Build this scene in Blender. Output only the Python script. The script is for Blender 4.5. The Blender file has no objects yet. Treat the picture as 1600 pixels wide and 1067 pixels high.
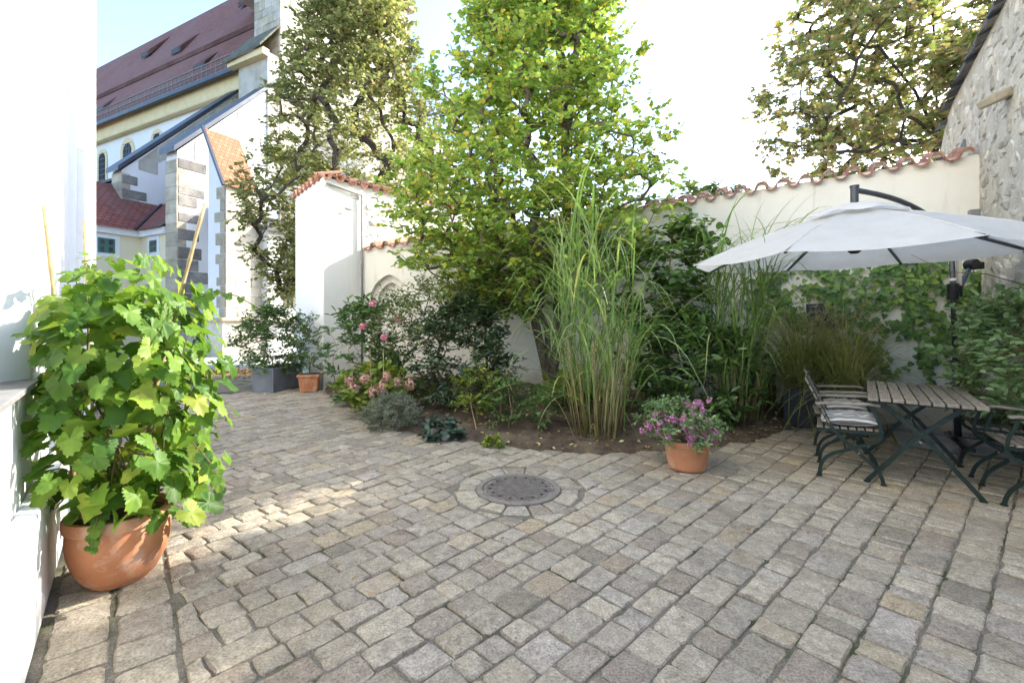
import bpy, math, random
import numpy as np
from mathutils import Vector, Matrix

# ------------------------------------------------------------------ camera, sky, sun, exposure
sc = bpy.context.scene
F, H, YH = 711.0, 1.4, 497.0            # focal length (px of a 1600 px wide photo), eye height, horizon row
cam_d = bpy.data.cameras.new('camera'); cam = bpy.data.objects.new('camera', cam_d)
sc.collection.objects.link(cam); sc.camera = cam
cam.location = (0, 0, H); cam.rotation_euler = (math.radians(90), 0, 0)
cam_d.sensor_width = 36; cam_d.lens = 36 * F / 1600; cam_d.shift_y = -(533.5 - YH) / 1600
cam_d.clip_start = 0.05; cam_d.clip_end = 2000
SUN_AZ, SUN_EL = 61.0, 32.0             # degrees clockwise from the view axis, elevation
world = bpy.data.worlds.new('World'); sc.world = world; world.use_nodes = True
wn = world.node_tree; bg = wn.nodes['Background']
sky = wn.nodes.new('ShaderNodeTexSky'); sky.sky_type = 'NISHITA'; sky.sun_disc = False
sky.sun_elevation = math.radians(SUN_EL); sky.sun_rotation = math.radians(SUN_AZ)
sky.air_density = 1.0; sky.dust_density = 1.6; sky.ozone_density = 2.6
bg.inputs['Strength'].default_value = 0.15
wn.links.new(sky.outputs[0], bg.inputs['Color'])
ld = bpy.data.lights.new('sun', 'SUN'); lo = bpy.data.objects.new('sun', ld); sc.collection.objects.link(lo)
ld.energy = 2.3; ld.angle = math.radians(0.5); ld.color = (1.0, 0.95, 0.86)
SV = Vector((math.sin(math.radians(SUN_AZ)) * math.cos(math.radians(SUN_EL)),
             math.cos(math.radians(SUN_AZ)) * math.cos(math.radians(SUN_EL)), math.sin(math.radians(SUN_EL))))
lo.rotation_euler = SV.to_track_quat('Z', 'Y').to_euler(); lo.location = (8, 6, 12)
vs = sc.view_settings; vs.view_transform = 'Standard'; vs.look = 'None'; vs.gamma = 1; vs.exposure = 2.3
vs.use_curve_mapping = False
sc.cycles.use_denoising = True
sc.cycles.max_bounces = 9; sc.cycles.diffuse_bounces = 7; sc.cycles.glossy_bounces = 2
sc.cycles.transmission_bounces = 4; sc.cycles.transparent_max_bounces = 6; sc.cycles.caustics_reflective = False

# ------------------------------------------------------------------ helpers
R = random.Random(7); rng = np.random.default_rng(7)
def V(*a): return Vector(a if len(a) > 1 else a[0])
def G(x, y, z=0.0):                      # photo measurement -> point on the plane at height z
    d = (H - z) * F / (y - YH); return Vector(((x - 800) / F * d, d, z))
def U(x, y, d):                          # photo measurement -> point at depth d
    return Vector(((x - 800) / F * d, d, H + (YH - y) / F * d))
def link(o, parent=None, ploc=None):
    sc.collection.objects.link(o)
    if parent is not None:
        o.parent = parent
        o.matrix_parent_inverse = parent.get('_w') and Matrix.Translation(-Vector(parent['_w'])) or Matrix.Identity(4)
    return o
def tag(o, label, cat=None, group=None, kind=None):
    if label: o['label'] = label
    if cat: o['category'] = cat
    if group: o['group'] = group
    if kind: o['kind'] = kind
    return o
def empty(name, loc, label=None, cat=None, group=None, kind=None, local=False):
    o = bpy.data.objects.new(name, None); o.empty_display_size = .1
    sc.collection.objects.link(o); o.location = loc
    if not local: o['_w'] = tuple(loc)
    return tag(o, label, cat, group, kind)
def mesh_np(name, verts, tris, smooth=False, crease=0):
    me = bpy.data.meshes.new(name)
    verts = np.asarray(verts, np.float32); tris = np.asarray(tris, np.int32)
    me.vertices.add(len(verts)); me.vertices.foreach_set('co', verts.ravel())
    n = len(tris); me.loops.add(3 * n); me.loops.foreach_set('vertex_index', tris.ravel())
    me.polygons.add(n); me.polygons.foreach_set('loop_start', np.arange(0, 3 * n, 3, dtype=np.int32))
    me.polygons.foreach_set('loop_total', np.full(n, 3, np.int32))
    if smooth: me.polygons.foreach_set('use_smooth', np.ones(n, bool))
    me.update(calc_edges=True)
    if crease: me.set_sharp_from_angle(angle=math.radians(crease))
    return me
class MB:
    def __init__(s): s.v = []; s.f = []
    def add(s, vs_, fs):
        o = len(s.v); s.v += [tuple(p) for p in vs_]; s.f += [tuple(i + o for i in f) for f in fs]; return s
    def hexa(s, p):                      # 8 points: bottom 4 ccw, top 4 ccw
        return s.add(p, [(3, 2, 1, 0), (4, 5, 6, 7), (0, 1, 5, 4), (1, 2, 6, 5), (2, 3, 7, 6), (3, 0, 4, 7)])
    def box(s, c, size, ax=None):
        c = Vector(c); X, Y, Z = ax or (Vector((1, 0, 0)), Vector((0, 1, 0)), Vector((0, 0, 1)))
        X, Y, Z = X * size[0] / 2, Y * size[1] / 2, Z * size[2] / 2
        return s.hexa([c - X - Y - Z, c + X - Y - Z, c + X + Y - Z, c - X + Y - Z, c - X - Y + Z, c + X - Y + Z, c + X + Y + Z, c - X + Y + Z])
    def bar(s, p, q, w, h, up=(0, 0, 1)):
        p, q = Vector(p), Vector(q); d = (q - p); L = d.length; d.normalize()
        sd = d.cross(Vector(up)).normalized(); u = sd.cross(d)
        return s.box((p + q) / 2, (L, w, h), (d, sd, u))
    def prism(s, poly, z0, z1):
        n = len(poly); s.add([(p[0], p[1], z0) for p in poly] + [(p[0], p[1], z1) for p in poly],
            [tuple(range(n - 1, -1, -1)), tuple(range(n, 2 * n))] + [(i, (i + 1) % n, (i + 1) % n + n, i + n) for i in range(n)]); return s
    def slab(s, pts, off):               # polygon in space thickened by the vector off
        n = len(pts); off = Vector(off); s.add(list(pts) + [Vector(p) + off for p in pts],
            [tuple(range(n - 1, -1, -1)), tuple(range(n, 2 * n))] + [(i, (i + 1) % n, (i + 1) % n + n, i + n) for i in range(n)]); return s
    def tube(s, pts, r, n=8, cap=True):
        pts = [Vector(p) for p in pts]; rs = r if isinstance(r, (list, tuple)) else [r] * len(pts)
        vs_, fs = [], []; prev = None
        for i, p in enumerate(pts):
            d = (pts[min(i + 1, len(pts) - 1)] - pts[max(i - 1, 0)]).normalized()
            if prev is None:
                a = d.orthogonal().normalized()
            else:
                a = (prev - d * prev.dot(d)); a = a.normalized() if a.length > 1e-6 else d.orthogonal().normalized()
            prev = a; b = d.cross(a)
            for k in range(n):
                t = 2 * math.pi * k / n; vs_.append(p + (a * math.cos(t) + b * math.sin(t)) * rs[i])
        for i in range(len(pts) - 1):
            for k in range(n):
                k2 = (k + 1) % n; fs.append((i * n + k, i * n + k2, (i + 1) * n + k2, (i + 1) * n + k))
        if cap: fs += [tuple(range(n - 1, -1, -1)), tuple((len(pts) - 1) * n + k for k in range(n))]
        return s.add(vs_, fs)
    def lathe(s, prof, c, n=40):         # prof: (radius, z) from bottom outside to the end
        c = Vector(c); vs_ = []; fs = []; m = len(prof)
        for r, z in prof:
            for k in range(n):
                t = 2 * math.pi * k / n; vs_.append(c + Vector((r * math.cos(t), r * math.sin(t), z)))
        for i in range(m - 1):
            for k in range(n):
                k2 = (k + 1) % n; fs.append((i * n + k, i * n + k2, (i + 1) * n + k2, (i + 1) * n + k))
        fs += [tuple(range(n - 1, -1, -1)), tuple((m - 1) * n + k for k in range(n))]
        return s.add(vs_, fs)
    def mesh(s, name, smooth=False):
        me = bpy.data.meshes.new(name); me.from_pydata(s.v, [], s.f)
        if smooth: me.polygons.foreach_set('use_smooth', [True] * len(me.polygons))
        me.update(); return me
    def obj(s, name, mat, parent=None, smooth=False, bevel=0, seg=2, auto=False):
        o = bpy.data.objects.new(name, s.mesh(name, smooth or auto)); o.data.materials.append(mat); link(o, parent)
        if auto: o.data.set_sharp_from_angle(angle=math.radians(38))
        if bevel:
            m = o.modifiers.new('bevel', 'BEVEL'); m.width = bevel; m.segments = seg; m.limit_method = 'ANGLE'; m.angle_limit = math.radians(40)
        return o
def inst(name, me, mat, parent, M):
    o = bpy.data.objects.new(name, me)
    if mat and not me.materials: me.materials.append(mat)
    link(o, parent); o.matrix_basis = M; return o
def copy_tree(o, parent=None):
    c = o.copy(); sc.collection.objects.link(c)
    if parent is not None: c.parent = parent
    for ch in list(o.children): copy_tree(ch, c)
    return c

# ------------------------------------------------------------------ materials
class NT:
    def __init__(s, name):
        s.m = bpy.data.materials.new(name); s.m.use_nodes = True; s.t = s.m.node_tree; s.t.nodes.clear()
        s.out = s.n('ShaderNodeOutputMaterial')
    def n(s, typ, **kw):
        x = s.t.nodes.new(typ)
        for k, v in kw.items():
            if k.startswith('i_'):
                x.inputs[k[2:].replace('_', ' ')].default_value = v
            else: setattr(x, k, v)
        return x
    def l(s, a, b): s.t.links.new(a, b)
    def ramp(s, fac, stops, interp='LINEAR'):
        r = s.n('ShaderNodeValToRGB'); r.color_ramp.interpolation = interp; e = r.color_ramp.elements
        while len(e) < len(stops): e.new(0.5)
        for x, (p, c) in zip(e, stops): x.position = p; x.color = tuple(c) + (1,)
        s.l(fac, r.inputs[0]); return r.outputs[0]
    def noise(s, scale, detail=4, rough=.6, vec=None, dist=0):
        x = s.n('ShaderNodeTexNoise'); x.inputs['Scale'].default_value = scale; x.inputs['Detail'].default_value = detail
        x.inputs['Roughness'].default_value = rough; x.inputs['Distortion'].default_value = dist
        s.l(vec if vec is not None else s.co(), x.inputs['Vector']); return x.outputs['Fac']
    def co(s, which='Object'):
        if not hasattr(s, '_tc'): s._tc = s.n('ShaderNodeTexCoord'); s._g = s.n('ShaderNodeNewGeometry')
        return s._g.outputs['Position'] if which == 'World' else s._tc.outputs[which]
    def mix(s, fac, a, b, mode='MIX'):
        x = s.n('ShaderNodeMix', data_type='RGBA', blend_type=mode)
        for sock, v in ((x.inputs[0], fac), (x.inputs[6], a), (x.inputs[7], b)):
            if isinstance(v, (int, float)): sock.default_value = v
            elif isinstance(v, tuple): sock.default_value = v + (1,)
            else: s.l(v, sock)
        return x.outputs[2]
    def math(s, op, a, b=0.0):
        x = s.n('ShaderNodeMath', operation=op)
        for sock, v in ((x.inputs[0], a), (x.inputs[1], b)):
            if isinstance(v, (int, float)): sock.default_value = v
            else: s.l(v, sock)
        return x.outputs[0]
    def bump(s, hgt, strength, dist):
        x = s.n('ShaderNodeBump'); x.inputs['Strength'].default_value = strength; x.inputs['Distance'].default_value = dist
        s.l(hgt, x.inputs['Height']); return x.outputs[0]
    def bsdf(s, col, rough=.7, normal=None, metal=0, spec=.5, sheen=0):
        b = s.n('ShaderNodeBsdfPrincipled'); b.inputs['Metallic'].default_value = metal; b.inputs['Specular IOR Level'].default_value = spec
        for k, v in (('Base Color', col), ('Roughness', rough)):
            if isinstance(v, tuple): b.inputs[k].default_value = v + (1,)
            elif isinstance(v, (int, float)): b.inputs[k].default_value = v
            else: s.l(v, b.inputs[k])
        if normal is not None: s.l(normal, b.inputs['Normal'])
        return b.outputs[0]
    def fin(s, sh): s.l(sh, s.out.inputs['Surface']); return s.m
def rnd(t):                               # one number per object and per loose piece
    oi = t.n('ShaderNodeObjectInfo'); t.co(); s = t.math('ADD', oi.outputs['Random'], t._g.outputs['Random Per Island'])
    return t.math('FRACT', s)
def mat_noise(name, c1, c2, scale=6, rough=.8, bump=.3, bscale=60, bdist=.004, var=0, metal=0, spec=.4, world=True, c3=None, s3=1.5, t3=(.5, .65)):
    t = NT(name); co = t.co('World' if world else 'Object')
    col = t.ramp(t.noise(scale, 6, .65, co), [(.32, c1), (.68, c2)])
    if c3: col = t.mix(t.ramp(t.noise(s3, 5, .7, co), [(t3[0], (0, 0, 0)), (t3[1], (1, 1, 1))]), col, c3)
    if var:
        col = t.mix(1.0, col, t.ramp(rnd(t), [(0, (1 - var,) * 3), (1, (1 + var,) * 3)]), 'MULTIPLY')
    nrm = t.bump(t.noise(bscale, 5, .6, co), bump, bdist) if bump else None
    return t.fin(t.bsdf(col, rough, nrm, metal, spec))
def mat_leaf(name, stops, transl=.35, rough=.45, spec=.35, back=None, blotch=0.25, island=True):
    t = NT(name); r = rnd(t)
    col = t.ramp(r, stops)
    col = t.mix(1.0, col, t.ramp(t.noise(9, 3, .6, t.co('World')), [(.3, (1 - blotch,) * 3), (.7, (1 + blotch,) * 3)]), 'MULTIPLY')
    p = t.bsdf(col, rough, None, 0, spec)
    tr = t.n('ShaderNodeBsdfTranslucent'); t.l(t.mix(1.0, col, (1.12, 1.12, .72), 'MULTIPLY'), tr.inputs[0])
    m = t.n('ShaderNodeMixShader'); m.inputs[0].default_value = transl; t.l(p, m.inputs[1]); t.l(tr.outputs[0], m.inputs[2])
    return t.fin(m.outputs[0])
def mat_plaster(name, col, stain=(.42, .38, .30), amt=.5, low=.0, rough=.9, bump=.25):
    t = NT(name); w = t.co('World')
    c = t.mix(t.ramp(t.noise(1.3, 6, .7, w), [(.45, (0, 0, 0)), (.75, (amt * .35,) * 3)]), col, tuple(x * .82 for x in col))
    # rain streaks and splash dirt with shapes of their own
    mp = t.n('ShaderNodeMapping'); mp.inputs['Scale'].default_value = (3.5, 3.5, .28); t.l(w, mp.inputs[0])
    c = t.mix(t.ramp(t.noise(2.2, 6, .65, mp.outputs[0]), [(.58, (0, 0, 0)), (.82, (amt * .55,) * 3)]), c, stain)
    if low:
        sx = t.n('ShaderNodeSeparateXYZ'); t.l(w, sx.inputs[0])
        g = t.math('SUBTRACT', t.math('MULTIPLY', t.noise(3.1, 6, .7, w), low * 2.2), sx.outputs[2])
        c = t.mix(t.ramp(g, [(.0, (0, 0, 0)), (.35, (.75,) * 3)]), c, stain)
    h = t.math('ADD', t.noise(5, 5, .6, w), t.math('MULTIPLY', t.noise(70, 4, .6, w), .25))
    return t.fin(t.bsdf(c, rough, t.bump(h, bump, .02), 0, .2))
M = {}
def cobble_mat(name, stops, dark=.5):
    t = NT(name); w = t.co('World'); r = rnd(t)
    c = t.ramp(r, stops)
    n1 = t.noise(90, 6, .8, w); n2 = t.noise(16, 5, .7, w); n3 = t.noise(1.1, 4, .6, w)
    c = t.mix(1.0, c, t.ramp(n1, [(.36, (.50, .49, .48)), (.5, (1, 1, 1)), (.64, (1.42, 1.40, 1.36))]), 'MULTIPLY')
    c = t.mix(1.0, c, t.ramp(n2, [(.3, (.66, .65, .63)), (.68, (1.22, 1.22, 1.2))]), 'MULTIPLY')
    c = t.mix(t.ramp(n3, [(.45, (0, 0, 0)), (.72, (.32,) * 3)]), c, (.27, .24, .16))
    c = t.mix(1.0, c, (1.07, 1.02, .935), 'MULTIPLY')
    h = t.math('ADD', t.math('MULTIPLY', n1, .35), n2)
    return t.fin(t.bsdf(c, .82, t.bump(h, .8, .014), 0, .3))
STONE = [(0, (.22, .198, .165)), (.12, (.36, .322, .26)), (.26, (.30, .272, .235)), (.42, (.42, .378, .305)), (.55, (.33, .30, .265)),
         (.66, (.275, .232, .192)), (.74, (.38, .35, .315)), (.86, (.37, .308, .22)), (.93, (.26, .222, .19)), (1, (.31, .284, .238))]
M['cobble'] = cobble_mat('granite_cobble', STONE)
def grout_mat():
    t = NT('joint_sand'); w = t.co('World')
    c = t.ramp(t.noise(160, 5, .7, w), [(.3, (.08, .068, .05)), (.5, (.20, .175, .135)), (.7, (.36, .325, .26))])
    c = t.mix(t.ramp(t.noise(2.3, 6, .7, w), [(.5, (0, 0, 0)), (.62, (.8,) * 3)]), c, (.05, .065, .018))
    return t.fin(t.bsdf(c, .95, t.bump(t.noise(160, 5, .7, w), .8, .01), 0, .1))
M['grout'] = grout_mat()
M['soil'] = mat_noise('soil', (.055, .038, .024), (.13, .092, .06), 9, .95, .9, 55, .02, c3=(.17, .13, .085), s3=3)
M['white_wall'] = mat_plaster('white_house_plaster', (.80, .80, .79), (.5, .5, .5), .25)
M['garden_wall'] = mat_plaster('garden_wall_plaster', (.74, .70, .61), (.42, .37, .28), 1.25, .45)
M['pillar_wall'] = mat_plaster('gate_wall_plaster', (.78, .755, .70), (.45, .40, .32), .6, .3)
M['rubble_white'] = mat_noise('limewashed_rubble', (.55, .50, .43), (.80, .77, .71), 7, .95, .7, 25, .03)
M['rubble'] = mat_noise('grey_rubble', (.40, .355, .29), (.68, .64, .56), 4, .95, .9, 22, .04, var=.28, c3=(.62, .60, .55), s3=2.2, t3=(.52, .66))
M['mortar'] = mat_noise('rubble_mortar', (.46, .42, .35), (.64, .60, .52), 5, .97, .9, 30, .03)
M['sandstone'] = mat_noise('sandstone_block', (.36, .30, .20), (.58, .51, .39), 1.8, .92, .5, 14, .03, var=.22, c3=(.20, .19, .17), s3=.9, t3=(.55, .75))
M['sandstone_pale'] = mat_noise('pale_sandstone', (.40, .36, .285), (.60, .555, .465), 1.6, .92, .5, 14, .03, var=.15)
M['sandstone_dark'] = mat_noise('weathered_quoin', (.14, .135, .125), (.32, .29, .25), 2.5, .92, .6, 14, .03, var=.25)
M['church_plaster'] = mat_plaster('church_plaster', (.79, .77, .74), (.5, .46, .40), .5)
M['annex_plaster'] = mat_plaster('cream_plaster', (.76, .67, .47), (.55, .47, .32), .4)
M['ochre'] = mat_noise('ochre_moulding', (.68, .53, .28), (.78, .64, .38), 2, .85, .2, 20, .01)
M['slate'] = mat_noise('slate', (.035, .037, .042), (.085, .085, .085), 5, .6, .5, 30, .02)
M['moss_slate'] = mat_noise('mossy_slate', (.07, .075, .05), (.17, .16, .11), 2, .9, .6, 12, .05)
M['zinc'] = mat_noise('dark_sheet_metal', (.045, .05, .06), (.075, .08, .09), 2, .45, .1, 20, .005, metal=.6)
M['tile'] = mat_noise('clay_tile', (.27, .115, .068), (.45, .22, .135), 14, .85, .5, 60, .006, var=.28, c3=(.40, .34, .28), s3=9, t3=(.52, .68))
M['terracotta'] = mat_noise('terracotta', (.44, .175, .08), (.55, .24, .12), 5, .82, .25, 60, .003, world=False, c3=(.56, .36, .25), s3=6, t3=(.5, .66))
M['planter_grey'] = mat_noise('grey_fibre_cement', (.13, .145, .165), (.19, .205, .225), 4, .7, .15, 60, .003)
M['planter_dark'] = mat_noise('dark_planter', (.022, .024, .028), (.042, .044, .05), 4, .6, .15, 60, .003)
M['wood'] = None
M['green_metal'] = mat_noise('dark_green_paint', (.008, .017, .012), (.014, .026, .019), 12, .45, .15, 90, .002, c3=(.06, .07, .06), s3=20, t3=(.66, .76))
M['pole'] = mat_noise('anthracite_metal', (.05, .053, .058), (.075, .078, .084), 6, .4, .05, 80, .001, metal=.3)
M['black'] = mat_noise('black_plastic', (.012, .012, .013), (.022, .022, .024), 6, .5, .1, 60, .001)
M['blue_metal'] = mat_noise('blue_grey_strut', (.05, .065, .13), (.07, .09, .17), 6, .4, .05, 60, .001)
M['concrete'] = mat_noise('concrete_slab', (.17, .165, .155), (.27, .265, .25), 7, .9, .5, 80, .004)
M['iron'] = mat_noise('cast_iron', (.16, .135, .11), (.28, .245, .205), 14, .75, .5, 90, .004, metal=.15)
M['bamboo'] = mat_noise('bamboo', (.30, .20, .08), (.47, .35, .17), 18, .55, .2, 60, .002)
M['bark'] = mat_noise('bark', (.065, .05, .036), (.17, .135, .10), 16, .95, .9, 40, .015)
M['bark_dark'] = mat_noise('dark_bark', (.035, .028, .022), (.085, .068, .052), 12, .95, .9, 30, .02)
M['stem'] = mat_noise('plant_stem', (.10, .085, .035), (.19, .15, .07), 12, .8, .2, 50, .002)
M['glass'] = mat_noise('window_glass', (.02, .025, .03), (.05, .06, .065), 1.5, .08, .02, 3, .01, spec=.8)
M['green_frame'] = mat_noise('green_window_frame', (.05, .13, .11), (.07, .17, .14), 5, .5, .1, 30, .002)
M['white_paint'] = mat_noise('white_paint', (.72, .72, .70), (.80, .80, .78), 5, .6, .08, 40, .002)
M['asphalt'] = mat_noise('street_asphalt', (.10, .10, .105), (.17, .17, .17), 3, .9, .5, 80, .01)
M['flagstone'] = mat_noise('pavement_flags', (.42, .40, .37), (.55, .53, .49), 2, .9, .3, 40, .006)
M['ground'] = mat_noise('ground_gravel', (.14, .125, .10), (.24, .215, .17), 1, .95, .5, 30, .02)

def wood_mat():
    t = NT('weathered_wood'); co = t.co('Object')
    mp = t.n('ShaderNodeMapping'); mp.inputs['Scale'].default_value = (3, 60, 60); t.l(co, mp.inputs[0])
    n = t.noise(2.2, 6, .7, mp.outputs[0], .4); n2 = t.noise(7, 4, .6, co)
    c = t.ramp(n, [(.3, (.10, .082, .062)), (.55, (.25, .215, .17)), (.72, (.38, .34, .28))])
    c = t.mix(1.0, c, t.ramp(n2, [(.3, (.75,) * 3), (.7, (1.15,) * 3)]), 'MULTIPLY')
    c = t.mix(1.0, c, t.ramp(rnd(t), [(0, (.8,) * 3), (1, (1.2,) * 3)]), 'MULTIPLY')
    return t.fin(t.bsdf(c, .88, t.bump(n, .5, .004), 0, .25))
M['wood'] = wood_mat()
def canopy_mat():
    t = NT('canopy_cloth'); n = t.noise(5, 5, .6, t.co())
    c = t.ramp(n, [(.3, (.76, .725, .66)), (.7, (.83, .80, .735))])
    wv = t.noise(300, 2, .5, t.co()); p = t.bsdf(c, .85, t.bump(t.math('ADD', t.math('MULTIPLY', n, 3), t.math('MULTIPLY', wv, .1)), .25, .02), 0, .15)
    tr = t.n('ShaderNodeBsdfTranslucent'); t.l(c, tr.inputs[0]); m = t.n('ShaderNodeMixShader'); m.inputs[0].default_value = .5
    t.l(p, m.inputs[1]); t.l(tr.outputs[0], m.inputs[2]); return t.fin(m.outputs[0])
M['canopy'] = canopy_mat()
def stripe_mat():
    t = NT('striped_cushion_cloth'); sx = t.n('ShaderNodeSeparateXYZ'); t.l(t.co('Object'), sx.inputs[0])
    a = t.math('FRACT', t.math('MULTIPLY', sx.outputs[1], 12.5))
    c = t.ramp(a, [(0, (.62, .60, .57)), (.30, (.62, .60, .57)), (.31, (.10, .095, .09)), (.42, (.10, .095, .09)), (.43, (.55, .53, .50)), (.52, (.55, .53, .50)),
                   (.53, (.24, .225, .21)), (.80, (.27, .25, .235)), (.81, (.60, .58, .55)), (.88, (.14, .13, .125)), (.94, (.14, .13, .125))], 'CONSTANT')
    return t.fin(t.bsdf(c, .9, t.bump(t.noise(220, 3, .6, t.co()), .3, .002), 0, .15))
M['stripe'] = stripe_mat()
def rooftile_mat(name, c1, c2, c3, sx, sy):
    t = NT(name); uvn = t.co('UV')
    mp = t.n('ShaderNodeMapping'); mp.inputs['Scale'].default_value = (sx, sy, 1); t.l(uvn, mp.inputs[0])
    b = t.n('ShaderNodeTexBrick'); b.offset = .5; b.inputs['Scale'].default_value = 1; b.inputs['Mortar Size'].default_value = .07
    b.inputs['Brick Width'].default_value = 1; b.inputs['Row Height'].default_value = 1; b.inputs['Bias'].default_value = 0
    b.inputs['Color1'].default_value = c1 + (1,); b.inputs['Color2'].default_value = c2 + (1,); b.inputs['Mortar'].default_value = tuple(x * .45 for x in c1) + (1,)
    t.l(mp.outputs[0], b.inputs['Vector'])
    c = t.mix(t.ramp(t.noise(.25, 5, .7, t.co('World')), [(.42, (0, 0, 0)), (.62, (.55,) * 3)]), b.outputs['Color'], c3)
    return t.fin(t.bsdf(c, .85, t.bump(b.outputs['Fac'], -.5, .05), 0, .3))
M['church_roof'] = rooftile_mat('plain_tile_roof', (.20, .078, .056), (.275, .115, .085), (.21, .12, .10), 1, 1)
M['annex_roof'] = rooftile_mat('red_tile_roof', (.25, .075, .055), (.34, .12, .085), (.12, .09, .075), 1, 1)
M['orange_roof'] = rooftile_mat('orange_tile_roof', (.34, .135, .07), (.44, .20, .11), (.28, .12, .07), 1, 1)

# ------------------------------------------------------------------ foliage tools
TPL = {}
def tpl(name, half, fold=.1, curl=.0):
    """leaf outline: half = [(x, y)] from base to tip on one side; two sides folded on the midrib"""
    n = len(half); v = [(0, 0, 0)]; top = []; bot = []
    for x, y in half: v.append((x, y, abs(y) * fold * 2 - curl * x * x)); top.append(len(v) - 1)
    v.append((1, 0, -curl)); tip = len(v) - 1
    for x, y in half: v.append((x, -y, abs(y) * fold * 2 - curl * x * x)); bot.append(len(v) - 1)
    tris = []
    ch = top + [tip]
    for a, b in zip(ch[:-1], ch[1:]): tris.append((0, b, a))
    ch = bot + [tip]
    for a, b in zip(ch[:-1], ch[1:]): tris.append((0, a, b))
    TPL[name] = (np.array(v), np.array(tris))
tpl('oval', [(.22, .36), (.55, .46), (.82, .28)], .12, .12)
tpl('round', [(-.08, .30), (.22, .53), (.62, .46), (.9, .2)], .10, .06)
tpl('lance', [(.25, .42), (.6, .40)], .15, .2)
tpl('small', [(.35, .5)], .12, .0)
tpl('ivy', [(-.10, .28), (.12, .56), (.36, .34), (.50, .46), (.66, .24)], .06, .08)
tpl('lobed', [(-.04, .22), (.10, .55), (.30, .34), (.52, .58), (.64, .24), (.86, .2)], .10, .15)
def nrmz(a): return a / np.maximum(np.linalg.norm(a, axis=-1, keepdims=True), 1e-9)
def leafcloud(name, mat, parent, P, D, N, L, W, t='oval', kind='stuff'):
    P, D, N = np.asarray(P), nrmz(np.asarray(D)), np.asarray(N); n = len(P)
    L = np.broadcast_to(np.asarray(L, float), (n,)); W = np.broadcast_to(np.asarray(W, float), (n,))
    S = nrmz(np.cross(N, D)); N = nrmz(np.cross(D, S)); tv, tf = TPL[t]
    v = P[:, None] + D[:, None] * (tv[None, :, :1] * L[:, None, None]) + S[:, None] * (tv[None, :, 1:2] * W[:, None, None]) + N[:, None] * (tv[None, :, 2:3] * L[:, None, None])
    f = (tf[None] + (np.arange(n) * len(tv))[:, None, None]).reshape(-1, 3)
    o = bpy.data.objects.new(name, mesh_np(name, v.reshape(-1, 3), f)); o.data.materials.append(mat); link(o, parent)
    if kind and parent is None: o['kind'] = kind
    elif kind: o['kind'] = kind
    return o
def skeleton(nodes, par, targets, bend=.25, mids=2, up=.0, pen=.0):
    """attach every target point to the nearest node of the growing skeleton"""
    nodes = [np.array(p, float) for p in nodes]; par = list(par); tips = []; n0 = len(nodes)
    order = np.argsort(np.linalg.norm(targets - nodes[0], axis=1))
    arr = np.zeros((len(nodes) + len(targets) * (mids + 1), 3)); arr[:len(nodes)] = nodes; cnt = len(nodes); dist = np.zeros(len(arr))
    for i in range(1, cnt): dist[i] = dist[par[i]] + np.linalg.norm(arr[i] - arr[par[i]])
    for ti in order:
        T = targets[ti]; d = np.linalg.norm(arr[:cnt] - T, axis=1) + np.maximum(arr[:cnt, 2] - T[2] + up, 0) * .9 + dist[:cnt] * pen
        k = int(np.argmin(d)); A = arr[k].copy(); L = np.linalg.norm(T - A)
        off = rng.normal(size=3) * L * bend * .35; off[2] += L * bend * .3
        p = k
        for m in range(1, mids + 1):
            s = m / (mids + 1); arr[cnt] = A + (T - A) * s + off * math.sin(math.pi * s); dist[cnt] = dist[p] + L / (mids + 1); par.append(p); p = cnt; cnt += 1
        arr[cnt] = T; dist[cnt] = dist[p] + L / (mids + 1); par.append(p); tips.append(cnt); cnt += 1
    return arr[:cnt], par, tips
def wood_mesh(mb, nodes, par, tips, r0, rmax, n=5, expo=.5, skip=0):
    c = np.zeros(len(nodes))
    for t in tips: c[t] += 1
    for i in range(len(nodes) - 1, 0, -1): c[par[i]] += c[i]
    r = np.minimum(r0 * np.maximum(c, 1) ** expo, rmax)
    for i in range(1, len(nodes)):
        if skip and c[i] <= skip: continue
        p = par[i]; mb.tube([nodes[p], nodes[i]], [min(r[p], r[i] * 1.5), r[i]], n, False)
    return r
def twigs(tips, dirs, ntw, ltw, nleaf, flat=.5, spread=1.0, droop=.0, updir=.15):
    """twigs with paired leaves: returns leaf base points, directions, normals and twig lines"""
    n = len(tips); T = np.repeat(tips, ntw, 0); Dm = np.repeat(dirs, ntw, 0)
    rd = rng.normal(size=(n * ntw, 3)); rd[:, 2] *= flat
    tw = nrmz(nrmz(Dm) * .75 + nrmz(rd) * spread + np.array([0, 0, updir])); ln = ltw * rng.uniform(.55, 1.2, n * ntw)
    s = np.linspace(.12, 1, nleaf); s = np.tile(s, n * ntw) + rng.normal(size=n * ntw * nleaf) * .03
    TT = np.repeat(T, nleaf, 0); WW = np.repeat(tw, nleaf, 0); LL = np.repeat(ln, nleaf)
    P = TT + WW * (LL * s)[:, None]; P[:, 2] -= droop * (LL * s) ** 2
    side = nrmz(np.cross(WW, np.array([0, 0, 1.0]) + rng.normal(size=WW.shape) * .2)) * np.where(np.arange(len(P)) % 2 == 0, 1, -1)[:, None]
    D = nrmz(WW * .55 + side + rng.normal(size=P.shape) * .35 + np.array([0, 0, -droop * .6]))
    N = nrmz(np.array([0, 0, 1.0]) + rng.normal(size=P.shape) * .45)
    lines = (T, T + tw * ln[:, None] + np.array([0, 0, -1]) * (droop * ln ** 2)[:, None])
    return P, D, N, lines
def thin_lines(mb, lines, r, n=3):
    for a, b in zip(*lines): mb.tube([a, b], [r, r * .5], n, False)
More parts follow.
